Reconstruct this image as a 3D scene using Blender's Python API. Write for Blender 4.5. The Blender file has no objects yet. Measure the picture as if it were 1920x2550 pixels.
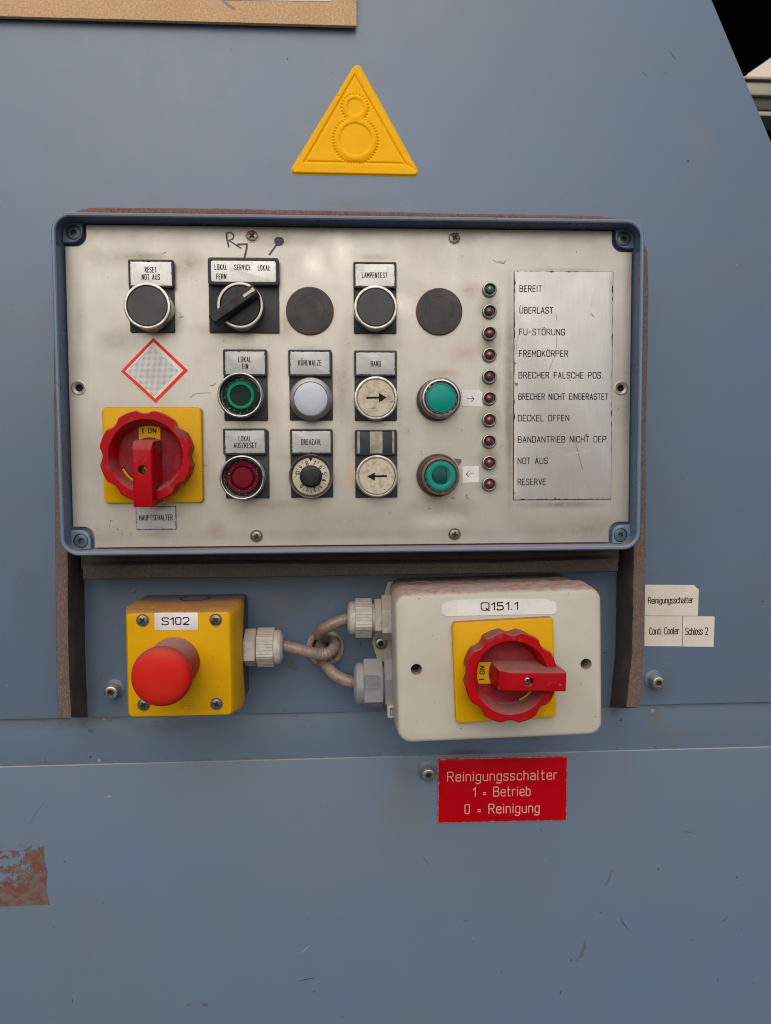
import bpy, bmesh, math, random
import numpy as np
from mathutils import Matrix, Vector
R = math.radians
rnd = random.Random(7)
C = bpy.context.scene.collection
SC = bpy.context.scene
# ---------------------------------------------------------------- camera
# "Face" frame: X right, Y up, Z out of the machine front, millimetres; z = 0 is the steel face plate.
A = Matrix(((1, 0, 0, 0), (0, 0, -1, 0), (0, 1, 0, 1.35), (0, 0, 0, 1)))     # face (metres) -> world
F_PX, CX, CY, CZ = 1900.0, -25.99, 21.46, 500.0
YAW, PITCH, ROLL = 0.0549, -0.0558, -0.0054
def _rot():
    cy, sy, cp, sp, cr, sr = (math.cos(YAW), math.sin(YAW), math.cos(PITCH), math.sin(PITCH), math.cos(ROLL), math.sin(ROLL))
    a = Matrix(((cy, 0, sy), (0, 1, 0), (-sy, 0, cy)))
    b = Matrix(((1, 0, 0), (0, cp, sp), (0, -sp, cp)))
    c = Matrix(((cr, sr, 0), (-sr, cr, 0), (0, 0, 1)))
    return c @ b @ a
RC = _rot().transposed()
cam = bpy.data.cameras.new('camera')
cam.sensor_fit = 'VERTICAL'; cam.sensor_height = 24.0; cam.lens = F_PX / 2550 * 24.0
cam.clip_start = 0.01; cam.clip_end = 500
cam.dof.use_dof = True; cam.dof.focus_distance = 0.51; cam.dof.aperture_fstop = 14.0
co = bpy.data.objects.new('camera', cam); C.objects.link(co)
co.matrix_world = A @ Matrix.Translation((CX / 1000, CY / 1000, CZ / 1000)) @ RC.to_4x4()
SC.camera = co
# ---------------------------------------------------------------- sky, sun, exposure
SUN_EL, SUN_AZ = R(42), R(-6)          # azimuth from straight in front of the machine, negative = left
w = bpy.data.worlds.new("World"); SC.world = w; w.use_nodes = True
nt = w.node_tree; bgn = nt.nodes['Background']; sk = nt.nodes.new('ShaderNodeTexSky')
sk.sky_type = 'NISHITA'; sk.sun_disc = False; sk.sun_elevation = SUN_EL; sk.sun_rotation = R(180) - SUN_AZ
sk.air_density = 1.0; sk.dust_density = 3.0; sk.ozone_density = 1.0
nt.links.new(sk.outputs[0], bgn.inputs[0]); bgn.inputs[1].default_value = 0.10
sl = bpy.data.lights.new('sun', 'SUN'); sl.energy = 1.4; sl.angle = R(75); sl.color = (1, 0.95, 0.88)
so = bpy.data.objects.new('sun', sl); C.objects.link(so)
_d = Vector((math.sin(SUN_AZ) * math.cos(SUN_EL), -math.cos(SUN_AZ) * math.cos(SUN_EL), math.sin(SUN_EL)))
so.rotation_euler = _d.to_track_quat('Z', 'Y').to_euler(); so.location = _d * 5
vs = SC.view_settings; vs.view_transform = 'Standard'; vs.look = 'None'; vs.exposure = 0.1; vs.gamma = 1.0
SC.cycles.max_bounces = 8; SC.cycles.filter_width = 1.1

# ---------------------------------------------------------------- survey helpers
CR = {1: (100, 500, .38415), 2: (660, 500, .38415), 3: (1100, 500, .32413), 4: (100, 940, .38415), 5: (660, 940, .38415),
      6: (1100, 940, .32413), 11: (100, 1360, .38415), 12: (640, 1400, .27611), 13: (940, 1400, .36014), 14: (1480, 1340, .2641),
      15: (1000, 1820, .28812), 16: (700, 130, .22809), 17: (1600, 0, .19208), 21: (240, 1000, .16807), 22: (1120, 1530, .19208),
      23: (720, 1110, .08403), 24: (500, 580, .13205), 25: (530, 920, .14918), 26: (1020, 920, .14918), 27: (120, 500, .08403),
      28: (930, 1400, .12005), 0: (0, 0, 1.0), 29: (0, 2060, .10847), 30: (960, 1960, .57623), 31: (0, 1960, .57623),
      32: (0, 1740, .2401), 33: (1480, 1740, .2641)}
def P(k, x, y, h):
    """measured photo point -> (X, Y) on the plane z = h of the machine front, mm"""
    o = CR[k]; px = o[0] + x * o[2]; py = o[1] + y * o[2]
    d = RC @ Vector(((px - 960) / F_PX, -(py - 1275) / F_PX, -1.0))
    t = (h - CZ) / d.z
    return (CX + d.x * t, CY + d.y * t)
def quad(k, tl, tr, br, bl, h):
    p = [P(k, *q, h) for q in (tl, tr, br, bl)]
    cx = sum(q[0] for q in p) / 4; cy = sum(q[1] for q in p) / 4
    wv = ((p[1][0] + p[2][0] - p[0][0] - p[3][0]) / 2, (p[1][1] + p[2][1] - p[0][1] - p[3][1]) / 2)
    hv = ((p[0][0] + p[1][0] - p[2][0] - p[3][0]) / 2, (p[0][1] + p[1][1] - p[2][1] - p[3][1]) / 2)
    return cx, cy, math.hypot(*wv), math.hypot(*hv), math.atan2(wv[1], wv[0])
def rect(k, x0, y0, x1, y1, h):
    return quad(k, (x0, y0), (x1, y0), (x1, y1), (x0, y1), h)
def mmpx(h): return F_PX / (CZ - h)

# ---------------------------------------------------------------- materials
def newmat(name):
    m = bpy.data.materials.new(name); m.use_nodes = True
    n = m.node_tree.nodes; l = m.node_tree.links
    return m, n, l, n['Principled BSDF']
def mat(name, col, rough=0.5, metal=0.0, var=None, bump=0.0, bscale=900, dust=0.0, dustcol=(0.25, 0.17, 0.14), specks=None,
        brush=None, film=None, spec=0.5, coat=0.0, trans=0.0, rvar=0.08, stain_shade=(), dustred=None):
    """var=(scale, colour2, lo, hi)  specks=(scale, threshold, colour)  brush='x'|'y' grain direction  film=(colour, amount)"""
    m, n, l, b = newmat(name)
    geo = n.new('ShaderNodeNewGeometry'); pos = geo.outputs['Position']
    def noise(scale, detail=4, rough_=.6, vec=pos):
        t = n.new('ShaderNodeTexNoise'); t.inputs['Scale'].default_value = scale; t.inputs['Detail'].default_value = detail
        t.inputs['Roughness'].default_value = rough_; l.new(vec, t.inputs['Vector']); return t.outputs['Fac']
    def ramp(src, lo, hi, a=0.0, b_=1.0):
        t = n.new('ShaderNodeMapRange'); t.inputs[1].default_value = lo; t.inputs[2].default_value = hi
        t.inputs[3].default_value = a; t.inputs[4].default_value = b_; l.new(src, t.inputs[0]); return t.outputs[0]
    def mul(a_, b_):
        t = n.new('ShaderNodeMath'); t.operation = 'MULTIPLY'; l.new(a_, t.inputs[0])
        if isinstance(b_, (int, float)): t.inputs[1].default_value = b_
        else: l.new(b_, t.inputs[1])
        return t.outputs[0]
    def mix(fac, a_, b_):
        t = n.new('ShaderNodeMix'); t.data_type = 'RGBA'; l.new(fac, t.inputs[0])
        for s, v in ((6, a_), (7, b_)):
            if isinstance(v, tuple): t.inputs[s].default_value = (*v, 1)
            else: l.new(v, t.inputs[s])
        return t.outputs[2]
    c = tuple(col); rr = noise(60, 3)
    if var:
        c = mix(ramp(noise(var[0], 5, .62), var[2], var[3]), c, tuple(var[1]))
    bumps = []
    if brush:
        mp = n.new('ShaderNodeMapping'); l.new(pos, mp.inputs[0])
        mp.inputs['Scale'].default_value = {'y': (3200, 300, 60), 'x': (60, 300, 3600)}[brush]
        g = noise(1.0, 3, .6, mp.outputs[0])
        f = mul(ramp(g, .35, .75), .22)
        c = mix(f, c, tuple(x * .55 for x in col)); bumps.append((g, .35))
    if film:
        f = mul(ramp(noise(25, 6, .7), .35, .75), film[1]); c = mix(f, c, tuple(film[0]))
    if specks:
        v = noise(specks[0], 2, .5); c = mix(ramp(v, specks[1], specks[1] + .03), c, tuple(specks[2]))
    if stain_shade:
        wob = noise(180, 5, .7); wob2 = noise(45, 4, .6)
        for (sx, sy, rx, ry, st, sc) in stain_shade:
            t = n.new('ShaderNodeVectorMath'); t.operation = 'SUBTRACT'; l.new(pos, t.inputs[0]); t.inputs[1].default_value = (sx / 1000, 0, sy / 1000 + 1.35)
            u = n.new('ShaderNodeVectorMath'); u.operation = 'MULTIPLY'; l.new(t.outputs[0], u.inputs[0]); u.inputs[1].default_value = (1000 / rx, 0, 1000 / ry)
            v = n.new('ShaderNodeVectorMath'); v.operation = 'LENGTH'; l.new(u.outputs[0], v.inputs[0])
            a = n.new('ShaderNodeMath'); a.operation = 'MULTIPLY_ADD'; l.new(wob2, a.inputs[0]); a.inputs[1].default_value = 1.1; l.new(v.outputs['Value'], a.inputs[2])
            f = mul(ramp(a.outputs[0], 1.55, .7, 0, st), ramp(wob, .3, .62, .35, 1)); c = mix(f, c, tuple(sc))
    ro = ramp(rr, .3, .7, max(rough - rvar, .02), min(rough + rvar, 1))
    me = None
    if dust:
        sp = n.new('ShaderNodeSeparateXYZ'); l.new(geo.outputs['Normal'], sp.inputs[0])
        f = mul(mul(ramp(sp.outputs[2], .25, .85), dust), ramp(noise(220, 5, .7), .25, .6, .55, 1))
        dc = tuple(dustcol)
        if dustred: dc = mix(ramp(noise(110, 5, .75), .47, .57), dc, tuple(dustred))
        c = mix(f, c, dc)
        t = n.new('ShaderNodeMix'); l.new(f, t.inputs[0]); l.new(ro, t.inputs[2]); t.inputs[3].default_value = .95; ro = t.outputs[0]
        if metal:
            t = n.new('ShaderNodeMix'); l.new(f, t.inputs[0]); t.inputs[2].default_value = metal; t.inputs[3].default_value = 0; me = t.outputs[0]
    if isinstance(c, tuple): b.inputs['Base Color'].default_value = (*c, 1)
    else: l.new(c, b.inputs['Base Color'])
    l.new(ro, b.inputs['Roughness'])
    if me is not None: l.new(me, b.inputs['Metallic'])
    else: b.inputs['Metallic'].default_value = metal
    b.inputs['Specular IOR Level'].default_value = spec
    b.inputs['Coat Weight'].default_value = coat; b.inputs['Coat Roughness'].default_value = .12
    b.inputs['Transmission Weight'].default_value = trans
    if bump: bumps.append((noise(bscale, 4, .6), bump))
    prev = None
    for g, s in bumps:
        bn = n.new('ShaderNodeBump'); bn.inputs['Strength'].default_value = s; bn.inputs['Distance'].default_value = 0.0001
        l.new(g, bn.inputs['Height'])
        if prev: l.new(prev, bn.inputs['Normal'])
        prev = bn.outputs[0]
    if prev: l.new(prev, b.inputs['Normal'])
    m['api'] = 0
    return m
WALLC = (0.092, 0.148, 0.232)
M = {}
M['wall'] = mat('blue_grey_paint', WALLC, .43, spec=.72, rvar=.02, var=(10, (0.104, 0.148, 0.208), .35, .65), bump=.10, bscale=350, film=((0.112, 0.130, 0.155), .28),
                specks=(520, .735, (0.09, 0.09, 0.10)), dust=.85, dustcol=(.40, .38, .39),
                stain_shade=[(-61.2, -73.3, 22, 16, 0.55, (0.085, 0.092, 0.10)), (-74.2, -78.9, 10, 24, 0.4, (0.125, 0.115, 0.10)), (212.4, -176.8, 26, 10, 0.5, (0.125, 0.115, 0.10)), (204.6, -164.5, 9, 10, 0.6, (0.125, 0.115, 0.10)), (-225.6, -157.2, 60, 7, 0.7, (0.085, 0.092, 0.10)), (-152.5, -162.5, 40, 7, 0.7, (0.085, 0.092, 0.10)), (88.8, -190.3, 60, 5, 0.8, (0.085, 0.092, 0.10)), (62.0, -188.1, 22, 4, 0.9, (0.05,0.05,0.052)), (20.6, -202.0, 14, 12, 0.7, (0.085, 0.092, 0.10)), (17.5, -225.9, 22, 26, 0.5, (0.125, 0.115, 0.10)), (-229.2, -187.7, 50, 4, 0.6, (0.125, 0.115, 0.10)), (-87.2, -188.6, 60, 3, 0.5, (0.125, 0.115, 0.10)), (182.3, -201.9, 11, 14, 0.5, (0.125, 0.115, 0.10)), (205.7, -137.3, 16, 14, 0.5, (0.085, 0.092, 0.10)), (-205.4, -134.4, 7, 9, 0.4, (0.085, 0.092, 0.10)), (-174.6, 323.9, 70, 3, 0.5, (0.085, 0.092, 0.10)), (229.1, 257.3, 14, 12, 0.35, (0.20,0.15,0.17)), (218.7, -0.6, 40, 40, 0.2, (0.125, 0.115, 0.10)), (44.9, 335.5, 70, 50, 0.22, (0.16,0.16,0.19)), (-121.8, 261.7, 60, 60, 0.2, (0.13,0.16,0.20)), (-15.3, -282.3, 110, 60, 0.25, (0.12,0.15,0.205)), (-218.4, -304.9, 60, 50, 0.2, (0.12,0.14,0.18)), (158.6, -257.8, 60, 70, 0.2, (0.13,0.155,0.20)), (-20.2, 206.3, 30, 6, 0.5, (0.085, 0.092, 0.10)), (180.2, 199.1, 8, 8, 0.5, (0.125, 0.115, 0.10)), (-250.5, -64.8, 12, 30, 0.3, (0.085, 0.092, 0.10))])
M['frame'] = mat('blue_enamel', (0.115, 0.175, 0.27), .32, var=(140, (0.14, 0.18, 0.24), .4, .7), bump=.7, bscale=300, dust=.8,
                 dustcol=(0.30, 0.24, 0.23), specks=(700, .70, (0.16, 0.15, 0.15)))
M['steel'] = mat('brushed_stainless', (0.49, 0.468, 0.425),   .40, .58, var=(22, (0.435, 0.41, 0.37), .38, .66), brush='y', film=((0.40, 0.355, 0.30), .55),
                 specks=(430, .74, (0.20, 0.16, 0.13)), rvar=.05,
                 stain_shade=[(-148.2, 156.8, 15, 4, 0.6, (0.24, 0.21, 0.165)), (-90.1, 156.1, 24, 3, 0.35, (0.24, 0.21, 0.165)), (-47.0, 123.5, 19, 19, 0.35, (0.24, 0.21, 0.165)), (37.5, 124.0, 19, 19, 0.4, (0.24, 0.21, 0.165)), (-4.1, 158.2, 16, 3, 0.6, (0.24, 0.21, 0.165)), (36.1, 69.5, 20, 20, 0.45, (0.24, 0.21, 0.165)), (37.3, 15.7, 21, 21, 0.6, (0.24, 0.21, 0.165)), (-47.3, 99.7, 14, 3, 0.5, (0.24, 0.21, 0.165)), (-88.5, 99.5, 14, 3, 0.5, (0.24, 0.21, 0.165)), (-4.5, 99.8, 14, 3, 0.5, (0.24, 0.21, 0.165)), (-171.5, 24.7, 36, 34, 0.35, (0.24, 0.21, 0.165)), (-147.0, -19.6, 16, 4, 0.5, (0.24, 0.21, 0.165)), (83.9, 76.1, 4, 70, 0.6, (0.24, 0.21, 0.165)), (155.1, 76.1, 4, 60, 0.35, (0.24, 0.21, 0.165)), (118.1, 151.2, 34, 2, 0.6, (0.24, 0.21, 0.165)), (-25.0, -20.8, 150, 5, 0.35, (0.24, 0.21, 0.165)), (-23.4, 174.5, 150, 6, 0.45, (0.24, 0.21, 0.165)), (-195.0, 91.1, 5, 70, 0.35, (0.24, 0.21, 0.165)), (-66.7, -0.7, 18, 4, 0.4, (0.24, 0.21, 0.165)), (-24.1, 81.2, 6, 40, 0.35, (0.24, 0.21, 0.165)), (14.9, 49.9, 10, 26, 0.3, (0.24, 0.21, 0.165)), (69.6, 128.0, 9, 14, 0.77, (0.13, 0.12, 0.085)), (69.7, 104.7, 9, 14, 0.94, (0.13, 0.12, 0.085)), (69.8, 78.7, 8, 12, 0.94, (0.13, 0.12, 0.085)), (69.8, 52.5, 9, 12, 0.95, (0.13, 0.12, 0.085)), (69.9, 26.1, 9, 12, 0.95, (0.13, 0.12, 0.085)), (69.9, 10.2, 10, 7, 0.85, (0.13, 0.12, 0.085)), (-123.2, 152.1, 14, 12, 0.77, (0.22, 0.195, 0.155)), (-165.8, 156.7, 26, 8, 0.59, (0.22, 0.195, 0.155)), (-154.5, 156.8, 20, 4, 0.68, (0.22, 0.195, 0.155)), (-49.0, 178.0, 70, 7, 0.59, (0.22, 0.195, 0.155)), (-59.4, 167.8, 30, 5, 0.59, (0.22, 0.195, 0.155)), (-26.0, 163.1, 8, 16, 0.95, (0.66, 0.615, 0.54)), (-44.2, 152.8, 10, 12, 0.85, (0.66, 0.615, 0.54)), (-61.3, 117.0, 6, 16, 0.59, (0.32, 0.22, 0.18)), (-169.6, 103.8, 16, 12, 0.59, (0.22, 0.195, 0.155)), (-152.4, 83.6, 12, 12, 0.42, (0.22, 0.195, 0.155)), (83.8, 91.7, 5, 60, 0.77, (0.22, 0.195, 0.155)), (119.3, -2.7, 34, 3, 0.95, (0.22, 0.195, 0.155)), (84.0, 39.2, 4, 50, 0.94, (0.22, 0.195, 0.155)), (54.6, 96.9, 20, 9, 0.51, (0.32, 0.22, 0.18)), (57.2, 138.3, 10, 8, 0.68, (0.32, 0.22, 0.18)), (-14.0, 42.2, 12, 30, 0.51, (0.22, 0.195, 0.155)), (-26.8, 73.4, 8, 24, 0.51, (0.22, 0.195, 0.155)), (-108.4, -17.3, 8, 8, 0.68, (0.32, 0.22, 0.18)), (-22.0, 18.7, 5, 12, 0.85, (0.55,0.36,0.22)), (38.7, -2.8, 30, 8, 0.59, (0.22, 0.195, 0.155)), (-35.4, -12.8, 60, 14, 0.37, (0.22, 0.195, 0.155)), (133.0, -19.7, 50, 12, 0.51, (0.22, 0.195, 0.155)), (40.1, 83.8, 16, 4, 0.68, (0.32, 0.22, 0.18)), (-101.0, 111.7, 30, 6, 0.51, (0.22, 0.195, 0.155)), (-3.1, 101.9, 20, 6, 0.68, (0.22, 0.195, 0.155)), (-180.3, -21.8, 22, 8, 0.34, (0.22, 0.195, 0.155)), (-145.5, -7.9, 14, 3, 0.85, (0.13, 0.12, 0.085)), (-55.9, 29.3, 22, 3, 0.51, (0.32, 0.22, 0.18)), (162.0, 65.5, 6, 50, 0.59, (0.22, 0.195, 0.155)), (-191.8, 116.3, 6, 60, 0.42, (0.22, 0.195, 0.155)), (36.0, -13.4, 20, 7, 0.85, (0.66, 0.615, 0.54)), (-60.6, 65.6, 9, 40, 0.51, (0.66, 0.615, 0.54)), (12.6, 127.7, 12, 10, 0.51, (0.66, 0.615, 0.54)), (33.3, 2.5, 12, 6, 0.77, (0.13, 0.12, 0.085)), (-66.7, -2.0, 40, 9, 0.34, (0.22, 0.195, 0.155))])  # grime patches, plus contact shade painted around fixtures and plate edges
M['legend'] = mat('engraved_alloy', (0.52, 0.505, 0.475), .45, .32, var=(70, (0.55, 0.535, 0.50), .35, .7), brush='y', film=((0.45, 0.43, 0.40), .15))
M['tag'] = mat('brushed_tag_alloy', (0.50, 0.495, 0.475), .5, .25, var=(120, (0.45, 0.445, 0.43), .35, .7), brush='x')
M['tag_light'] = mat('pale_tag_alloy', (0.80, 0.78, 0.73), .5, .15, var=(160, (0.60, 0.57, 0.5), .5, .75), brush='y', specks=(900, .70, (0.2, 0.19, 0.17)))
M['chrome'] = mat('worn_chrome', (0.44, 0.425, 0.40), .27, 1.0, var=(300, (0.28, 0.265, 0.245), .42, .62), dust=.35, specks=(700, .68, (.16, .14, .12)))
M['satin'] = mat('satin_metal', (0.36, 0.34, 0.305), .4, 1.0, var=(300, (0.38, 0.36, 0.33), .45, .7), dust=.4)
M['black'] = mat('black_plastic', (0.012, 0.014, 0.015), .42, spec=.22, var=(200, (0.035, 0.036, 0.038), .4, .7), bump=.1, dust=.7, dustcol=(.12, .09, .08))
M['holder'] = mat('dark_slate_plastic', (0.030, 0.034, 0.038), .5, spec=.25, var=(180, (0.042, 0.046, 0.050), .4, .7), bump=.12, dust=.6, dustcol=(.16, .12, .1))
M['cap'] = mat('dark_grey_button', (0.048, 0.047, 0.045), .42, spec=.25, var=(90, (0.070, 0.068, 0.064), .35, .7), film=((.065, .06, .056), .5), bump=.08)
M['plug'] = mat('blanking_plug_plastic', (0.042, 0.040, 0.040), .55, spec=.22, var=(90, (0.075, 0.062, 0.056), .35, .7), bump=.15, dust=.8, dustcol=(.22, .11, .08))
M['rust'] = mat('rusty_rim', (0.16, 0.07, 0.045), .9, var=(400, (0.08, 0.04, 0.03), .4, .6))
M['ink'] = mat('engraving_ink', (0.016, 0.015, 0.014), .7, spec=.1)
M['marker'] = mat('marker_ink', (0.10, 0.088, 0.098), .6, spec=.1, var=(300, (0.24, 0.21, 0.20), .42, .68))
M['marker_dark'] = mat('marker_blob_ink', (0.018, 0.020, 0.032), .45)
M['yellow'] = mat('yellow_plastic', (0.66, 0.35, 0.0), .42, spec=.14, var=(60, (0.60, 0.32, 0.0), .4, .7), bump=.12, bscale=300, dust=1.0, dustcol=(.34, .16, .06),
                  film=((.42, .23, .012), .18), specks=(600, .73, (.20, .12, .03)))
M['yellow_sign'] = mat('yellow_sign_paint', (0.92, 0.465, 0.0), .5, spec=.12, var=(60, (0.86, 0.43, 0.0), .4, .7), bump=.05, film=((.5, .26, .01), .12))
M['red'] = mat('red_plastic', (0.40, 0.001, 0.006), .42, spec=.10, var=(60, (0.24, 0.055, 0.055), .56, .64), bump=.15, bscale=260, dust=.9, dustcol=(.25, .13, .11),
               film=((.17, .025, .03), .25), specks=(330, .70, (.22, .09, .09)))
M['red_well'] = mat('red_plastic_dusty', (0.22, 0.004, 0.012), .5, spec=.12, var=(80, (0.23, 0.035, 0.04), .4, .7), bump=.15, dust=.9, dustcol=(.27, .16, .13),
                    film=((.18, .045, .05), .5))
M['mushroom'] = mat('mushroom_red', (0.56, 0.008, 0.004), .48, spec=.16, var=(30, (0.50, 0.022, 0.014), .4, .7), bump=.05, film=((.50, .025, .015), .4), dust=.45, dustcol=(.30, .13, .10))
M['mushroom_shaft'] = mat('mushroom_shaft_red', (0.40, 0.03, 0.02), .7, spec=.1, dust=1.0, dustcol=(.36, .20, .16), film=((.34, .14, .11), .7))
M['cream'] = mat('cream_box_plastic', (0.51, 0.485, 0.405), .42, spec=.3, dustred=(.36, .15, .13), var=(40, (0.47, 0.44, 0.36), .4, .7), bump=.18, bscale=260, dust=.9, dustcol=(.34, .26, .22),
                 film=((.40, .36, .29), .3), specks=(480, .745, (.13, .10, .08)))
M['gland'] = mat('gland_plastic', (0.46, 0.44, 0.40), .45, var=(200, (0.34, 0.29, 0.25), .45, .7), bump=.2, dust=.85, dustcol=(.40, .32, .27))
M['gland_blue'] = mat('gland_plastic_grey', (0.26, 0.27, 0.285), .45, var=(200, (0.22, 0.22, 0.225), .4, .7), bump=.2, dust=.85, dustcol=(.30, .27, .26))
M['cable'] = mat('dusty_cable', (0.27, 0.22, 0.18), .38, var=(70, (0.25, 0.13, 0.105), .46, .62), bump=.5, bscale=220, specks=(380, .64, (.13, .08, .07)), film=((.16, .12, .095), .7))
M['grommet'] = mat('grommet_plastic', (0.42, 0.38, 0.31), .5, var=(130, (0.24, 0.17, 0.13), .42, .65), bump=.2)
M['dark'] = mat('unlit_void', (0.006, 0.006, 0.007), .9)
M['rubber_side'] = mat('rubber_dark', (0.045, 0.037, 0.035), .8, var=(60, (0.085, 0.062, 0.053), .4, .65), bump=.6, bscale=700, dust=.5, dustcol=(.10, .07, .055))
def woven(name, c1, c2):
    m, n, l, b = newmat(name)
    geo = n.new('ShaderNodeNewGeometry')
    mp = n.new('ShaderNodeMapping'); l.new(geo.outputs['Position'], mp.inputs[0]); mp.inputs['Rotation'].default_value = (0, R(38), 0)
    mp.inputs['Scale'].default_value = (1, 1, .45)
    v = n.new('ShaderNodeTexVoronoi'); v.inputs['Scale'].default_value = 1150; l.new(mp.outputs[0], v.inputs['Vector'])
    t = n.new('ShaderNodeTexNoise'); t.inputs['Scale'].default_value = 60; t.inputs['Detail'].default_value = 6; l.new(geo.outputs['Position'], t.inputs['Vector'])
    r1 = n.new('ShaderNodeMapRange'); r1.inputs[1].default_value = .1; r1.inputs[2].default_value = .65; l.new(v.outputs['Distance'], r1.inputs[0])
    mx = n.new('ShaderNodeMix'); mx.data_type = 'RGBA'; mx.inputs[6].default_value = (*c1, 1); mx.inputs[7].default_value = (*[x * .55 for x in c1], 1)
    l.new(r1.outputs[0], mx.inputs[0])
    m2 = n.new('ShaderNodeMix'); m2.data_type = 'RGBA'; l.new(mx.outputs[2], m2.inputs[6]); m2.inputs[7].default_value = (*c2, 1)
    r2 = n.new('ShaderNodeMapRange'); r2.inputs[1].default_value = .42; r2.inputs[2].default_value = .72; r2.inputs[4].default_value = .7
    l.new(t.outputs[0], r2.inputs[0]); l.new(r2.outputs[0], m2.inputs[0])
    l.new(m2.outputs[2], b.inputs['Base Color']); b.inputs['Roughness'].default_value = .85
    bn = n.new('ShaderNodeBump'); bn.invert = True; bn.inputs['Distance'].default_value = .0004; bn.inputs['Strength'].default_value = .8
    l.new(v.outputs['Distance'], bn.inputs['Height']); l.new(bn.outputs[0], b.inputs['Normal'])
    return m
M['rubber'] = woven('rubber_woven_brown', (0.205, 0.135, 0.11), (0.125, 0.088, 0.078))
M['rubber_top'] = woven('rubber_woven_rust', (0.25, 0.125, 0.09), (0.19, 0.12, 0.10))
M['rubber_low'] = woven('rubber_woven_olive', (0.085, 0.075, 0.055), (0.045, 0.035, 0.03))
M['paper'] = mat('cream_label', (0.66, 0.60, 0.52), .5, var=(50, (0.62, 0.54, 0.46), .45, .7), film=((.5, .42, .34), .25))
M['white'] = mat('white_label', (0.74, 0.73, 0.70), .5, spec=.25, var=(80, (0.62, 0.59, 0.55), .45, .7), film=((.5, .44, .40), .25))
M['tape'] = mat('old_label', (0.60, 0.55, 0.42), .45, var=(120, (0.45, 0.38, 0.24), .48, .7))
M['tape_grey'] = mat('grey_residue', (0.36, 0.34, 0.29), .6, var=(160, (0.24, 0.20, 0.15), .42, .62))
M['print'] = mat('black_print', (0.014, 0.013, 0.013), .7, spec=.1)
M['red_sign'] = mat('red_laminate', (0.50, 0.0, 0.006), .35, spec=.12, var=(40, (0.45, 0.001, 0.007), .4, .7), bump=.04)
M['red_sign_edge'] = mat('laminate_core', (0.50, 0.26, 0.22), .5, var=(300, (.35, .05, .05), .45, .6))
M['engrave_pink'] = mat('laminate_engraving', (0.72, 0.44, 0.32), .6, spec=.1)
M['orange'] = mat('orange_red_print', (0.78, 0.045, 0.012), .5, spec=.15, var=(100, (.70, .045, .015), .4, .7))
M['teal'] = mat('teal_lens', (0.0, 0.265, 0.205), .35, var=(90, (0.0, 0.23, 0.18), .4, .7), spec=.2, bump=.05)
M['teal_side'] = mat('teal_lens_side', (0.0, 0.10, 0.082), .3, var=(500, (0.10, 0.07, 0.07), .42, .6))
M['green_lens'] = mat('green_lens', (0.0, 0.21, 0.10), .3, spec=.12)
M['green_deep'] = mat('green_lens_deep', (0.0, 0.020, 0.012), .3, specks=(900, .68, (.04, .05, .04)), spec=.12)
M['green_dark'] = mat('green_collar', (0.003, 0.020, 0.013), .35, specks=(600, .60, (.13, .13, .115)), spec=.15)
M['red_lens'] = mat('crimson_lens', (0.15, 0.0, 0.012), .3, spec=.14)
M['red_lens2'] = mat('crimson_lens_rim', (0.12, 0.0, 0.014), .3, spec=.12, specks=(800, .66, (.2, .16, .15)))
M['red_deep'] = mat('crimson_groove', (0.03, 0.0, 0.006), .3, spec=.12)
M['white_lens'] = mat('pale_blue_lens', (0.46, 0.49, 0.57), .28, var=(40, (.44, .46, .52), .4, .7))
M['cream_cap'] = mat('aged_cream_button', (0.52, 0.46, 0.35), .45, var=(260, (0.36, 0.27, 0.17), .46, .68), bump=.2, specks=(700, .67, (.16, .12, .08)))
M['dial'] = mat('dial_face', (0.58, 0.53, 0.42), .45, var=(150, (.5, .44, .34), .4, .7))
M['led_red'] = mat('dark_red_led', (0.13, 0.022, 0.020), .22, spec=.7, coat=.5)
M['led_red_b'] = mat('brownish_red_led', (0.10, 0.028, 0.022), .3, spec=.5, coat=.3)
M['led_red_c'] = mat('crimson_led', (0.16, 0.016, 0.020), .2, spec=.7, coat=.5)
M['led_green'] = mat('dark_green_led', (0.045, 0.10, 0.07), .22, spec=.7, coat=.5)
M['led_in'] = mat('led_socket', (0.075, 0.06, 0.052), .5, .3)
M['bezel_brown'] = mat('tarnished_bezel', (0.12, 0.095, 0.085), .5, .4, var=(300, (.17, .12, .10), .4, .7))
M['cork'] = mat('hardboard', (0.60, 0.37, 0.19), .7, spec=.2, var=(700, (0.74, 0.52, 0.31), .42, .62), bump=.5, bscale=900, film=((.50, .29, .15), .35), specks=(1000, .66, (.28, .15, .07)))
M['cork_edge'] = mat('hardboard_edge', (0.30, 0.17, 0.08), .8)
M['ground'] = mat('concrete_ground', (0.11, 0.10, 0.095), .9, var=(1.5, (0.14, 0.13, 0.12), .3, .7))
M['steel_dark'] = mat('bolt_steel', (0.42, 0.41, 0.38), .30, 1.0, var=(400, (.3, .28, .25), .4, .7), dust=.6, dustcol=(.2, .13, .1))
M['zinc'] = mat('zinc_bolt', (0.62, 0.61, 0.57), .26, 1.0, var=(500, (.4, .38, .34), .45, .7), dust=.5, dustcol=(.30, .20, .16))
M['screwhead'] = mat('tarnished_screw', (0.30, 0.25, 0.21), .35, .9, var=(600, (.16, .12, .1), .4, .65))
M['backdrop'] = mat('shade_black_backdrop', (0.0015, 0.0015, 0.0015), .9, spec=0.0)  # near-black colour stands in for the deep shade behind the housing
M['bg_cream'] = mat('cream_machine_paint', (0.74, 0.64, 0.54), .5)
M['bg_metal'] = mat('dull_rail_metal', (0.30, 0.27, 0.22), .5, .3)
M['bg_dark'] = mat('dark_rail', (0.05, 0.045, 0.035), .6)
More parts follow.
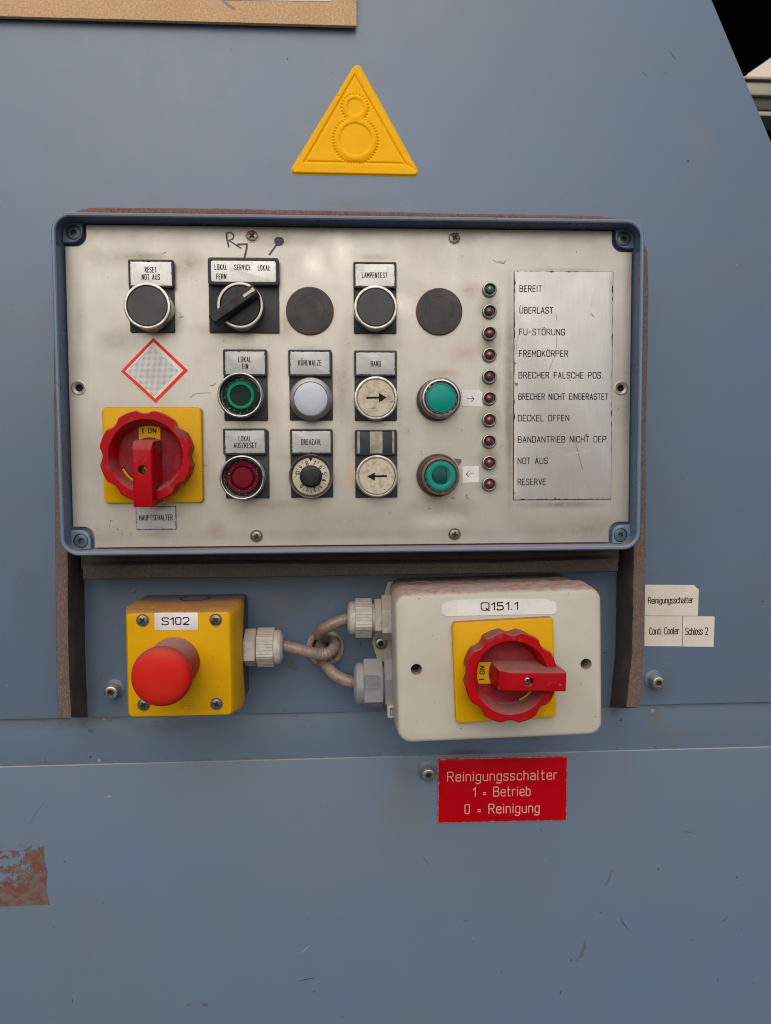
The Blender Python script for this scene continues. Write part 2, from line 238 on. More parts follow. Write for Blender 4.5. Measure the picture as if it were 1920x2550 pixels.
M['recess_shade'] = mat('screw_recess', (0.03, 0.026, 0.022), .5, .5)  # dark colour paints the shade inside screw and bolt sockets
M['chip'] = mat('bare_chip', (0.055, 0.052, 0.05), .7)
M['chip_light'] = mat('pale_chip', (0.36, 0.37, 0.38), .6)
M['chip_tan'] = mat('tan_primer_chip', (0.33, 0.26, 0.20), .7)
M['scratch'] = mat('dark_scratch', (0.16, 0.135, 0.11), .6)
M['scratch_light'] = mat('bright_scratch', (0.62, 0.60, 0.57), .4)

# ---------------------------------------------------------------- mesh helpers (mm)
class MB:
    def __init__(s): s.v = []; s.f = []; s.m = []; s.flat = []
    def add(s, vs, fs, mi=0):
        o = len(s.v); s.v += [tuple(q) for q in vs]; s.f += [tuple(i + o for i in f) for f in fs]; s.m += [mi] * len(fs); return s
    def loft(s, loops, mi=0, cap0=False, cap1=True, capmi=None):
        n = len(loops[0]); vs = [q for lp in loops for q in lp]; fs = []
        for k in range(len(loops) - 1):
            a = k * n; b = a + n
            fs += [(a + i, a + (i + 1) % n, b + (i + 1) % n, b + i) for i in range(n)]
        s.add(vs, fs, mi)
        if cap0: s.add(loops[0], [tuple(range(n - 1, -1, -1))], mi)
        if cap1: s.add(loops[-1], [tuple(range(n))], mi if capmi is None else capmi)
        return s
    def prism(s, shape, z0, z1, bev=.3, mi=0, cap0=False, cx=0, cy=0, cap1=True, capmi=None):
        """shape(inset) -> 2-D points"""
        def L(i, z): return [(x + cx, y + cy, z) for x, y in shape(i)]
        lp = [L(0, z0), L(0, z1 - bev), L(bev * .3, z1 - bev * .3), L(bev, z1)] if bev > 0 else [L(0, z0), L(0, z1)]
        return s.loft(lp, mi, cap0, cap1, capmi)
    def lathe(s, prof, n=48, mi=0, cap0=False, cap1=True, cx=0, cy=0, axis='z', jag=0, capmi=None):
        lp = []
        for r, z in prof:
            r = max(r, .001); c = []
            for i in range(n):
                a = 2 * math.pi * i / n; rr = r * (1 + (jag if i % 2 else -jag))
                c.append((cx + rr * math.cos(a), cy + rr * math.sin(a), z))
            lp.append(c)
        if axis == 'x': lp = [[(z + cx, cy + (x - cx), (y - cy)) for x, y, z in c] for c in lp]
        if axis == 'y': lp = [[(x, z, -(y)) for x, y, z in c] for c in lp]
        return s.loft(lp, mi, cap0, cap1, capmi)
    def box(s, x0, x1, y0, y1, z0, z1, mi=0):
        v = [(x0, y0, z0), (x1, y0, z0), (x1, y1, z0), (x0, y1, z0), (x0, y0, z1), (x1, y0, z1), (x1, y1, z1), (x0, y1, z1)]
        return s.add(v, [(3, 2, 1, 0), (4, 5, 6, 7), (0, 1, 5, 4), (1, 2, 6, 5), (2, 3, 7, 6), (3, 0, 4, 7)], mi)
    def ribbon(s, pts, wd, z, mi=0):
        p = []
        for q in pts:
            if not p or math.hypot(q[0] - p[-1][0], q[1] - p[-1][1]) > 1e-4: p.append(q)
        if len(p) < 2: return s
        for i in range(1, len(p) - 1):      # split at sharp turns
            a, b, c = p[i - 1], p[i], p[i + 1]; d1 = (b[0] - a[0], b[1] - a[1]); d2 = (c[0] - b[0], c[1] - b[1])
            if d1[0] * d2[0] + d1[1] * d2[1] < .3 * math.hypot(*d1) * math.hypot(*d2):
                ws = isinstance(wd, (list, tuple))
                s.ribbon(p[:i + 1], wd[:i + 1] if ws else wd, z, mi); return s.ribbon(p[i:], wd[i:] if ws else wd, z + .006, mi)
        n = len(p); L = []; Rr = []
        for i in range(n):
            a = p[max(i - 1, 0)]; b = p[min(i + 1, n - 1)]
            def un(u, v):
                d = math.hypot(v[0] - u[0], v[1] - u[1]) or 1; return ((v[0] - u[0]) / d, (v[1] - u[1]) / d)
            d1 = un(a, p[i]) if i > 0 else un(p[i], b); d2 = un(p[i], b) if i < n - 1 else d1
            nx, ny = -(d1[1] + d2[1]), d1[0] + d2[0]; ln = math.hypot(nx, ny) or 1; nx /= ln; ny /= ln
            dot = max(nx * -d1[1] + ny * d1[0], .5); hw = wd[i] / 2 if isinstance(wd, (list, tuple)) else wd / 2
            ex = (-d1[0] * hw * .5, -d1[1] * hw * .5) if i == 0 else ((d1[0] * hw * .6, d1[1] * hw * .6) if i == n - 1 else (0, 0))
            q = (p[i][0] + ex[0], p[i][1] + ex[1])
            L.append((q[0] + nx * hw / dot, q[1] + ny * hw / dot, z)); Rr.append((q[0] - nx * hw / dot, q[1] - ny * hw / dot, z))
        return s.add(Rr + L, [(i, i + 1, n + i + 1, n + i) for i in range(n - 1)], mi)
    def tube(s, pts, r, n=14, mi=0, cap=True):
        pts = [Vector(p) for p in pts]; loops = []; up = Vector((0.13, 0.2, 1)).normalized()
        for i, p in enumerate(pts):
            t = (pts[min(i + 1, len(pts) - 1)] - pts[max(i - 1, 0)]).normalized()
            u = (up - t * up.dot(t)).normalized(); v = t.cross(u); up = u
            rr = r[i] if isinstance(r, list) else r
            loops.append([tuple(p + (u * math.cos(a) + v * math.sin(a)) * rr) for a in [2 * math.pi * k / n for k in range(n)]])
        return s.loft(loops, mi, cap, cap)
    def poly(s, pts, z, mi=0): return s.add([(x, y, z) for x, y in pts], [tuple(range(len(pts)))], mi)
    def mesh(s, name, mats, smooth=True, ang=32):
        me = bpy.data.meshes.new(name); me.from_pydata([(x / 1000, y / 1000, z / 1000) for x, y, z in s.v], [], s.f)
        for m in mats: me.materials.append(m)
        me.polygons.foreach_set('material_index', s.m)
        bm = bmesh.new(); bm.from_mesh(me); bmesh.ops.remove_doubles(bm, verts=bm.verts, dist=1e-7); bmesh.ops.recalc_face_normals(bm, faces=bm.faces); bm.to_mesh(me); bm.free()
        # open sheets: face the viewer
        if s.v and max(v[2] for v in s.v) - min(v[2] for v in s.v) < .25 and sum(p.normal.z for p in me.polygons) < 0: me.flip_normals()
        if smooth: me.shade_smooth(); me.set_sharp_from_angle(angle=R(ang))
        me.update(); return me
FM = {}
def fmat(x, y, h, rot=0): return Matrix.Translation((x / 1000, y / 1000, h / 1000)) @ Matrix.Rotation(rot, 4, 'Z')
def put(o, x, y, h, rot=0, parent=None):
    f = fmat(x, y, h, rot); C.objects.link(o); FM[o] = f
    if parent: o.parent = parent; o.matrix_basis = FM[parent].inverted() @ f
    else: o.matrix_world = A @ f
    return o
def tag(o, label=None, cat=None, group=None, kind=None):
    for k, v in (('label', label), ('category', cat), ('group', group), ('kind', kind)):
        if v: o[k] = v
    return o
def empty(name, x, y, h, rot=0, parent=None):
    o = bpy.data.objects.new(name, None); o.empty_display_size = .02; return put(o, x, y, h, rot, parent)
def obj(name, mb, mats, x=0, y=0, h=0, rot=0, parent=None, label=None, **kw):
    me = mb if isinstance(mb, bpy.types.Mesh) else mb.mesh(name, [M[k] for k in mats], **kw)
    o = bpy.data.objects.new(name, me); put(o, x, y, h, rot, parent)
    if label: o['label'] = label
    return o
def darken(me, rmax, zmax, nz=.6):
    for p in me.polygons:
        if math.hypot(p.center.x, p.center.y) * 1000 < rmax and (p.center.z * 1000 < zmax): p.material_index = 1
    return me
def cut(me, cutter):
    """boolean difference of two meshes -> new mesh"""
    a = bpy.data.objects.new('a', me); b = bpy.data.objects.new('b', cutter); C.objects.link(a); C.objects.link(b)
    md = a.modifiers.new('cut', 'BOOLEAN'); md.object = b; md.operation = 'DIFFERENCE'; md.solver = 'EXACT'
    dg = bpy.context.evaluated_depsgraph_get(); dg.update()
    nm = bpy.data.meshes.new_from_object(a.evaluated_get(dg)); nm.name = me.name
    bpy.data.objects.remove(a); bpy.data.objects.remove(b)
    nm.shade_smooth(); nm.set_sharp_from_angle(angle=R(32)); return nm
def rr(wd, ht, r, n=5):
    def sh(i):
        W, H, r_ = wd / 2 - i, ht / 2 - i, max(r - i, .05); p = []
        for cx, cy, a0 in ((W - r_, H - r_, 0), (-W + r_, H - r_, 90), (-W + r_, -H + r_, 180), (W - r_, -H + r_, 270)):
            p += [(cx + r_ * math.cos(R(a0 + 90 * k / n)), cy + r_ * math.sin(R(a0 + 90 * k / n))) for k in range(n + 1)]
        return p
    return sh
def jagged(wd, ht, amp, n=26, seed=0):
    g = random.Random(seed); p = []
    W, H = wd / 2, ht / 2
    for (ax, ay), (bx, by) in (((-W, -H), (W, -H)), ((W, -H), (W, H)), ((W, H), (-W, H)), ((-W, H), (-W, -H))):
        for k in range(n):
            t = k / n; x = ax + (bx - ax) * t; y = ay + (by - ay) * t
            d = abs(g.gauss(0, amp)) if g.random() < .8 else abs(g.gauss(0, amp * 3.2)); d = min(d, amp * 5)
            x -= math.copysign(d, x) if ax == bx or k == 0 else 0; y -= math.copysign(d, y) if ay == by or k == 0 else 0
            p.append((x, y))
    return lambda i: [(x * (1 - i / W), y * (1 - i / H)) for x, y in p]

# stroke font for the engraved lettering: cap height 6
G = {'A': (4, '0,0 2,6 4,0|.75,2 3.25,2'), 'B': (4, '0,0 0,6 3.7,6~ 3.7,3.2~ 0,3.2|0,3.2 4,3.2~ 4,0~ 0,0'), 'C': (3.8, '3.8,4.7 3.8,6~ 0,6~ 0,0~ 3.8,0~ 3.8,1.3'),
     'D': (4, '0,0 0,6 4,6~ 4,0~ 0,0'), 'E': (3.4, '3.4,6 0,6 0,0 3.4,0|0,3.1 2.9,3.1'), 'F': (3.3, '3.3,6 0,6 0,0|0,3.1 2.8,3.1'),
     'G': (4, '4,4.7 4,6~ 0,6~ 0,0~ 4,0~ 4,2.9 2.4,2.9'), 'H': (4, '0,0 0,6|4,0 4,6|0,3 4,3'), 'I': (.3, '.15,0 .15,6'), 'K': (3.9, '0,0 0,6|3.7,6 0,2.3|1.3,3.6 3.9,0'),
     'L': (3.2, '0,6 0,0 3.2,0'), 'M': (4.6, '0,0 0,6 2.3,2.2 4.6,6 4.6,0'), 'N': (4, '0,0 0,6 4,0 4,6'), 'O': (4, '2,6 4,6~ 4,0~ 0,0~ 0,6~ 2,6'),
     'P': (3.9, '0,0 0,6 3.9,6~ 3.9,2.8~ 0,2.8'), 'R': (3.9, '0,0 0,6 3.8,6~ 3.8,3~ 0,3|2,3 3.9,0'), 'S': (3.8, '3.8,4.8 3.8,6~ 0,6~ 0,3.3~ 3.8,2.9~ 3.8,0~ 0,0~ 0,1.2'),
     'T': (3.8, '0,6 3.8,6|1.9,6 1.9,0'), 'U': (4, '0,6 0,0~ 4,0~ 4,6'), 'V': (4, '0,6 2,0 4,6'), 'W': (5.4, '0,6 1.3,0 2.7,5 4.1,0 5.4,6'), 'Z': (3.8, '0,6 3.8,6 0,0 3.8,0'),
     '.': (.4, '.2,0 .2,.3'), '-': (3, '0,2.9 3,2.9'), '/': (3, '0,-.3 3,6.3'), '=': (2, '0,2.5 2,2.5|0,1.3 2,1.3'), ' ': (2.6, ''),
     '0': (3.2, '1.6,6 3.2,6~ 3.2,0~ 0,0~ 0,6~ 1.6,6'), '1': (1.6, '0,4.4 1.6,6 1.6,0'), '2': (3.4, '0,4.8 0,6~ 3.4,6~ 3.4,3.4 0,0 3.4,0'),
     '3': (3.4, '0,6 3.4,6 1.6,3.6 3.4,3.6~ 3.4,0~ 0,0~ 0,1'), '4': (3.6, '2.6,0 2.6,6 0,1.6 3.6,1.6'), '5': (3.4, '3.2,6 .3,6 .2,3.4 3.4,3.7~ 3.4,0~ 0,0~ 0,1'),
     '6': (3.4, '3.2,6 0,4.5~ 0,0~ 3.4,0~ 3.4,3.4~ .1,3.2'), '7': (3.4, '0,6 3.4,6 1.3,0'), '8': (3.4, '1.7,6 3.2,6~ 3.2,3.2~ .2,3.2~ .2,6~ 1.7,6|1.7,3.2 3.4,3.2~ 3.4,0~ 0,0~ 0,3.2~ 1.7,3.2'),
     '9': (3.4, '.2,0 3.4,1.5~ 3.4,6~ 0,6~ 0,2.6~ 3.3,2.8'),
     'e': (3.1, '0,2.2 3.1,2.2 3.1,4.2~ 0,4.2~ 0,0~ 3.1,0~ 3.1,.8'), 'i': (.4, '.2,0 .2,4.2|.2,5.5 .2,5.8'), 'n': (3, '0,0 0,4.2|0,2.6 0,4.2~ 3,4.2~ 3,0'),
     'g': (3, '3,4.2 3,-1.8~ 0,-1.8~ 0,-1.1|3,0 0,0~ 0,4.2~ 3,4.2~ 3,2.4'), 'u': (3, '0,4.2 0,0~ 3,0~ 3,1.6|3,4.2 3,0'), 's': (2.8, '2.8,3.4 2.8,4.2~ 0,4.2~ 0,2.3~ 2.8,2~ 2.8,0~ 0,0~ 0,.8'),
     'c': (2.9, '2.9,3.3 2.9,4.2~ 0,4.2~ 0,0~ 2.9,0~ 2.9,.9'), 'h': (3, '0,0 0,6|0,2.6 0,4.2~ 3,4.2~ 3,0'), 'a': (3, '.2,3.6 .2,4.2~ 3,4.2~ 3,0|3,2.4 0,2.4~ 0,0~ 3,0'),
     'l': (.8, '.1,6 .1,0~ .8,0'), 't': (2.2, '.7,6 .7,0~ 2.2,0|0,4.2 2.2,4.2'), 'r': (2, '0,0 0,4.2|0,2.6 0,4.2~ 2,4.2'), 'b': (3, '0,6 0,0|0,0 3,0~ 3,4.2~ 0,4.2')}
G['Q'] = (4.4, '2,6 4.4,6~ 4.4,0~ 0,0~ 0,6~ 2,6|2.7,1.6 4.5,-.4'); G['o'] = (3, '1.5,4.2 3,4.2~ 3,0~ 0,0~ 0,4.2~ 1.5,4.2')
G['Ü'] = (4, G['U'][1] + '|1,7.3 1,7.7|3,7.3 3,7.7'); G['Ö'] = (4, G['O'][1] + '|1,7.3 1,7.7|3,7.3 3,7.7')
FIL = 1.5
def glyph(ch):
    out = []
    for path in filter(None, G[ch][1].split('|')):
        q = [(float(a.rstrip('~').split(',')[0]), float(a.rstrip('~').split(',')[1]), a.endswith('~')) for a in path.split()]; p = []
        for i, (x, y, f) in enumerate(q):
            if not f or i in (0, len(q) - 1): p.append((x, y)); continue
            a, b = q[i - 1], q[i + 1]; da = math.hypot(a[0] - x, a[1] - y); db = math.hypot(b[0] - x, b[1] - y)
            r = min(FIL, da * .5, db * .5); A0 = (x + (a[0] - x) / da * r, y + (a[1] - y) / da * r); B0 = (x + (b[0] - x) / db * r, y + (b[1] - y) / db * r)
            for k in range(6):
                t = k / 5; p.append(((1 - t) ** 2 * A0[0] + 2 * t * (1 - t) * x + t * t * B0[0], (1 - t) ** 2 * A0[1] + 2 * t * (1 - t) * y + t * t * B0[1]))
        out.append(p)
    return out
def stroke(mb, text, x0, x1, yc, cap, wd, z=.1, mi=0, gap=1.7, rot=0, ctr=None, sxmax=None):
    """engraved text between x0 and x1, cap height cap, centred on yc (mm)"""
    tot = sum(G[c][0] for c in text) + gap * (len(text) - 1); s = cap / 6; sx = (x1 - x0 - wd) / tot
    x = x0 + wd / 2; k = 0
    for c in text:
        for p in glyph(c):
            pts = [(x + a * sx, yc + (b - 3) * s) for a, b in p]
            if rot: pts = [(ctr[0] + (a - ctr[0]) * math.cos(rot) - (b - ctr[1]) * math.sin(rot), ctr[1] + (a - ctr[0]) * math.sin(rot) + (b - ctr[1]) * math.cos(rot)) for a, b in pts]
            mb.ribbon(pts, wd * (1 + rnd.uniform(-.08, .08)), z + .012 * (k % 5), mi); k += 1
        x += (G[c][0] + gap) * sx
    return mb
def font(text, x0, x1, y0, y1, z, parent, mt='print', rot=0, x=0, y=0, h=0, wd=.6, gap=1.5):
    """monoline grotesque print: cap height from y0 to y1"""
    global FIL
    FIL = 3.0; L = MB(); stroke(L, text, x0, x1, (y0 + y1) / 2, y1 - y0 - wd, wd, z, gap=gap); FIL = 1.5
    return obj('lettering', L, [mt], x, y, h, rot, parent, smooth=False)

# shared small hardware
def cross_screw_mesh(r, name='screw', key='screwhead', sunk=False):
    mb = MB(); mb.lathe([(r, -1.2), (r, .1), (r * .93, .45), (r * .6, .75), (.01, .9)] if not sunk else [(r, -1.2), (r, -.1), (r * .9, .15), (.01, .2)], 32, cap0=True)
    me = mb.mesh(name, [M[key], M['recess_shade']])
    c = MB(); a, b = r * .55, r * .16
    c.prism(lambda i: [(-a, -b), (-b * 1.3, -b * 1.3), (-b, -a), (b, -a), (b * 1.3, -b * 1.3), (a, -b), (a, b), (b * 1.3, b * 1.3), (b, a), (-b, a), (-b * 1.3, b * 1.3), (-a, b)], .14, 3, 0, cap0=True)
    return darken(cut(me, c.mesh('c', [M['dark']])), r * .62, .45)
def socket_bolt_mesh(r, hh, rs, key):
    mb = MB(); mb.lathe([(r, -1), (r, hh - .5), (r - .15, hh - .15), (r - .6, hh)], 40, cap0=True)
    me = mb.mesh('bolt', [M[key], M['recess_shade']])
    c = MB(); c.lathe([(rs, hh - 2.4), (rs, hh + 2)], 6, cap0=True)
    return darken(cut(me, c.mesh('c', [M['steel_dark']])), rs * .95, hh - 2.2)
#PARTS
HW = -45.0      # machine wall plane
# ================================================================ the setting
g = MB(); g.box(-60000, 60000, -1400, -1350, -60000, 60000)
tag(obj('ground', g, ['ground'], smooth=False), kind='structure')
bd = MB(); bd.box(-900, 3400, -1348, 2600, -2400, -2300); bd.box(-900, 3400, 2500, 2600, -2299, -60); bd.box(3300, 3400, -1348, 2499, -2299, -60)  # added box: its roof and side wall keep light off the background
tag(obj('light_block_backdrop', bd, ['backdrop'], smooth=False), kind='structure')

# background machine seen past the slanted edge
def bgbox(nm, k0, k1, h0, h1, key, par):
    p, q = P(17, *k0, h1), P(17, *k1, h1); b = MB(); wx, wy = abs(q[0] - p[0]), abs(q[1] - p[1])
    b.prism(rr(wx, wy, min(3, wy * .2)), h0 - h1, 0, min(1.5, wy * .1), cap0=True)
    return obj(nm, b, [key], (p[0] + q[0]) / 2, (p[1] + q[1]) / 2, h1, 0, par)
p0 = P(17, 1500, 1000, -900)
bg = tag(empty('background_conveyor', p0[0], p0[1], -950), 'out of focus cream conveyor hood with metal rails behind the slanted housing edge', 'conveyor')
hb = MB(); hp = [P(17, *q, -900) for q in ((1335, 1000), (1370, 952), (2300, 310), (2300, 1035))]
hb.loft([[(x - p0[0], y - p0[1], z) for x, y in hp[::-1]] for z in (-60, 48, 50)], 0, True, True)
obj('hood', hb, ['bg_cream'], p0[0], p0[1], -950, 0, bg)
bgbox('rail', (1300, 985), (2300, 1040), -960, -896, 'bg_metal', bg); bgbox('rail', (1300, 1062), (2300, 1250), -965, -902, 'bg_metal', bg)
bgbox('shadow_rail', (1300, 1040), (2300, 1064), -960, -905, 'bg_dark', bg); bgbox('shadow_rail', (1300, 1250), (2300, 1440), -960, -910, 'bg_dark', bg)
bgbox('rail', (1400, 1440), (2300, 1515), -960, -900, 'bg_metal', bg)

# ================================================================ machine housing
yseam = (P(32, 0, 205, HW)[1] + P(33, 1666, 50, HW)[1]) / 2
yled = (P(32, 0, 695, HW)[1] + P(33, 1666, 482, HW)[1]) / 2
e0 = P(17, 905, 0, HW); e1 = P(17, 1640, 1760, HW)
sl_ = (e1[0] - e0[0]) / (e1[1] - e0[1])
xe = lambda y: e0[0] + (y - e0[1]) * sl_
house = tag(empty('machine_housing', 0, -1350, HW), 'blue grey painted sheet metal machine housing with slanted right edge behind the control panel', 'machine housing')
def sheet(nm, x0, y0, y1, z, th, parent, x1=None):
    xa, xb = (xe(y0), xe(y1)) if x1 is None else (x1, x1)
    o = [(x0, y0), (xa, y0), (xb, y1), (x0, y1)]
    def L(i, zz): return [(x + (i if k in (0, 3) else -i), y + (i if k < 2 else -i), zz) for k, (x, y) in enumerate(o)]
    b = MB(); b.loft([L(0, -th), L(0, -1), L(.35, -.25), L(1.0, 0)], 0, True, True)
    return obj(nm, b, ['wall'], 0, 0, z, 0, parent)
sheet('upper_panel', -900, yseam, 620, HW, 2.5, house)
sheet('recessed_strip', -900, yled - 14, yseam + 14, HW - 3.0, 2.5, house)
sheet('lower_panel', -900, -1349, yled, HW - 1.6, 2.3, house)
b = MB(); y0, y1 = -1349, 619
b.add([(xe(y0) - 2, y0, -3.5), (xe(y1) - 2, y1, -3.5), (xe(y1) - 2, y1, -900), (xe(y0) - 2, y0, -900), (-898, y0, -3.5), (-898, y1, -3.5), (-898, y1, -900), (-898, y0, -900)],
      [(0, 3, 2, 1), (4, 5, 6, 7), (1, 2, 6, 5), (2, 3, 7, 6)])
obj('side_panel', b, ['wall'], 0, 0, HW - 2.7, 0, house, smooth=False)
# bolts of the housing
bolt = socket_bolt_mesh(4.6, 9, 2.5, 'zinc')
for k, base, zb in ((11, (482, 928), HW), (14, (560, 1338), HW), (15, (222, 345), HW - 1.6)):
    x, y = P(k, *base, zb); bo = obj('bolt', bolt, None, x, y, zb + .6, R(rnd.uniform(0, 60)), house)
    wsh = MB(); wsh.lathe([(7.2, -.3), (7.2, .3), (6.7, .6)], 40); obj('washer', wsh, ['wall'], x, y, zb + .05, 0, bo)
# chips, scratches and specks in the paint
def blob(mb, x, y, rx, ry, z, rot=0, mi=0, n=11):
    pts = []
    for k in range(n):
        a = 2 * math.pi * k / n; q = 1 + rnd.uniform(-.4, .35); u, v = rx * q * math.cos(a), ry * q * math.sin(a)
        pts.append((x + u * math.cos(rot) - v * math.sin(rot), y + u * math.sin(rot) + v * math.cos(rot)))
    mb.poly(pts, z, mi)
ch = MB(); zc = HW + .08
def chp(k, x, y, rx, ry, mi=0, rot=0, z=zc):
    X, Y = P(k, x, y, z); blob(ch, X, Y, rx, ry, z, rot, mi)
def scr(mb, k, pts, wd, z, mi=0):
    q = [P(k, *p, z) for p in pts]; n = len(q)
    mb.ribbon(q, [max(.05, wd * math.sin(math.pi * (i + .35) / (n - .3 + .0))) for i in range(n)] if n > 2 else wd, z, mi)
for k, x, y, rx, ry, mi, ro in ((17, 588, 2088, 1.0, .8, 0, 0), (17, 632, 2104, .3, .4, 0, 0), (17, 290, 942, .35, .5, 0, 0), (17, 553, 1911, .3, .25, 1, 0), (17, 203, 1937, .3, .2, 1, 0),
                          (14, 1587, 600, 1.0, .4, 0, 0), (14, 1116, 199, .35, .2, 1, 0), (14, 560, 337, .5, .4, 0, 0),
                          (33, 250, 203, 1.3, .9, 0, 0), (33, 548, 108, 1.9, 1.8, 2, 0), (33, 1100, 472, 1.8, .9, 0, -.2), (33, 208, 466, .9, .6, 0, 0), (33, 570, 455, .5, .9, 0, 0),
                          (32, 1030, 640, 1.7, 1.3, 2, .7), (32, 470, 640, .4, 1.4, 0, .1), (32, 1085, 212, 1.2, .8, 2, 0), (32, 945, 325, 2.6, 1.7, 3, 0), (32, 435, 297, .5, .4, 0, 0), (32, 935, 605, 1.4, .5, 0, .6),
                          (31, 469, 40, 1.8, 1.0, 2, 0), (31, 278, 322, .6, .5, 0, 0), (31, 233, 602, .6, .6, 0, 0), (31, 445, 500, 1.0, .8, 3, 0), (31, 888, 942, 3.0, 1.9, 3, 0), (31, 816, 941, 1.4, 1.2, 3, 0),
                          (31, 314, 922, .35, 2.0, 0, -.2), (31, 586, 492, .4, .4, 0, 0), (31, 936, 540, .5, .4, 0, 0), (31, 1092, 645, .35, .5, 0, 0), (31, 923, 827, .5, .4, 0, 0), (31, 1479, 992, .5, .6, 0, 0),
                          (31, 1462, 545, .25, .6, 1, 0), (31, 51, 672, .25, .4, 1, 0), (31, 411, 742, .3, .4, 1, 0), (31, 1356, 884, 1.7, .35, 0, .3), (31, 1335, 572, .8, .2, 0, 0),
                          (30, 756, 888, .6, 1.6, 0, 0), (30, 804, 747, .6, 1.0, 0, 0), (30, 1437, 832, .5, 1.7, 0, .05), (30, 1520, 390, .8, 1.0, 0, 0), (30, 1545, 420, .6, .3, 0, 0), (30, 1541, 616, .5, .5, 0, 0),
                          (30, 713, 311, .6, .6, 0, 0), (30, 928, 543, .9, .4, 0, .4), (30, 1328, 660, .8, .4, 0, -.6), (30, 672, 185, .5, .5, 0, 0), (30, 502, 798, 1.2, .3, 0, .9), (30, 1590, 846, .3, .8, 0, 0),
                          (30, 379, 669, .4, .8, 0, 0), (30, 1190, 483, .35, .3, 1, 0), (30, 1180, 355, .6, .9, 0, 0), (30, 1311, 125, .35, .3, 1, 0), (15, 1204, 855, .5, .5, 0, 0),
                          (11, 393, 858, .5, .4, 0, 0), (12, 320, 925, 3.2, 4.6, 3, 0), (12, 245, 1330, 2.4, 1.8, 3, 0), (12, 370, 1150, .5, .4, 0, 0), (12, 460, 1472, .5, .4, 1, 0), (16, 70, 70, .5, .6, 0, 0)):
    zz = zc if (k in (17, 14, 16, 11, 12) ) else HW - 1.5
    if k in (32, 33) and y > 190 or (k == 33 and y > 70): zz = HW - 2.9
    if k in (32,) and y > 680: zz = HW - 1.5
    if k == 12 and y > 1360: zz = HW - 2.9
    chp(k, x, y, rx * .85, ry * .85, mi, ro, zz)
zl = HW - 1.5
for k, pts, wd, mi in ((30, ((950, 428), (962, 405), (972, 378), (980, 360)), 1.2, 3), (30, ((1015, 556), (1024, 582), (1038, 602), (1054, 620)), .7, 0), (30, ((862, 660), (860, 690), (848, 725), (822, 752)), 2.6, 3),
                       (30, ((1293, 193), (1312, 195), (1332, 194)), .5, 0), (30, ((1446, 585), (1466, 575), (1480, 558)), .6, 3), (30, ((335, 580), (345, 579), (354, 577)), .5, 0), (30, ((160, 300), (175, 320), (192, 340)), .7, 3),
                       (31, ((1293, 838), (1320, 832), (1360, 825)), .8, 0), (31, ((1302, 716), (1318, 703), (1335, 687)), .5, 1), (31, ((200, 55), (160, 105), (120, 165)), .2, 3), 
                       (31, ((236, 960), (240, 1000), (246, 1020)), .15, 3)):
    scr(ch, k, pts, wd, zl + .06, mi)
scr(ch, 11, ((602, 303), (612, 300), (625, 285)), .9, zc, 0); scr(ch, 12, ((932, 710), (938, 740), (942, 765)), .6, zc, 0); scr(ch, 17, ((350, 660), (380, 705), (430, 770)), .7, zc, 3)
scr(ch, 14, ((1135, 650), (1132, 690), (1130, 720)), .8, zc, 3); scr(ch, 14, ((75, 1078), (100, 1080), (122, 1084)), .7, zc, 0); scr(ch, 17, ((0, 935), (20, 950), (60, 985)), .7, zc, 3)
for _ in range(150):      # dust specks over all the paint
    px, py = rnd.uniform(0, 1920), rnd.uniform(0, 2550); X, Y = P(0, px, py, HW)
    if -205 < X < 172 and -150 < Y < 182 or X > xe(Y) - 3: continue
    s_ = rnd.uniform(.12, .3); blob(ch, X, Y, s_, s_ * rnd.uniform(.6, 1.6), (HW - 1.45 if Y < yled else (HW - 2.85 if Y < yseam else zc)), 0, rnd.choice((0, 1, 1, 3)), 6)
M['smudge'] = mat('grease_smudge', (0.105, 0.112, 0.115), .6)
co_ = obj('paint_chips', ch, ['chip', 'chip_light', 'chip_tan', 'smudge'], 0, 0, 0, 0, house, smooth=False); co_['kind'] = 'stuff'
# grime lines along the two seams
gr = MB()
for _ in range(110):
    px = rnd.uniform(0, 1920)
    if rnd.random() < .5: X, _y = P(0, px, 1770, HW); Y = yseam - rnd.expovariate(.35) - .3; z = HW - 2.85
    else: X, _y = P(0, px, 1885, HW); Y = yled + rnd.expovariate(.45) + .2; z = HW - 2.85
    blob(gr, X, Y, rnd.uniform(.6, 3.2), rnd.uniform(.12, .4), z + rnd.uniform(0, .05), 0, 0, 10)
gr_ = obj('seam_grime', gr, ['smudge'], 0, 0, 0, 0, house, smooth=False); gr_['kind'] = 'stuff'

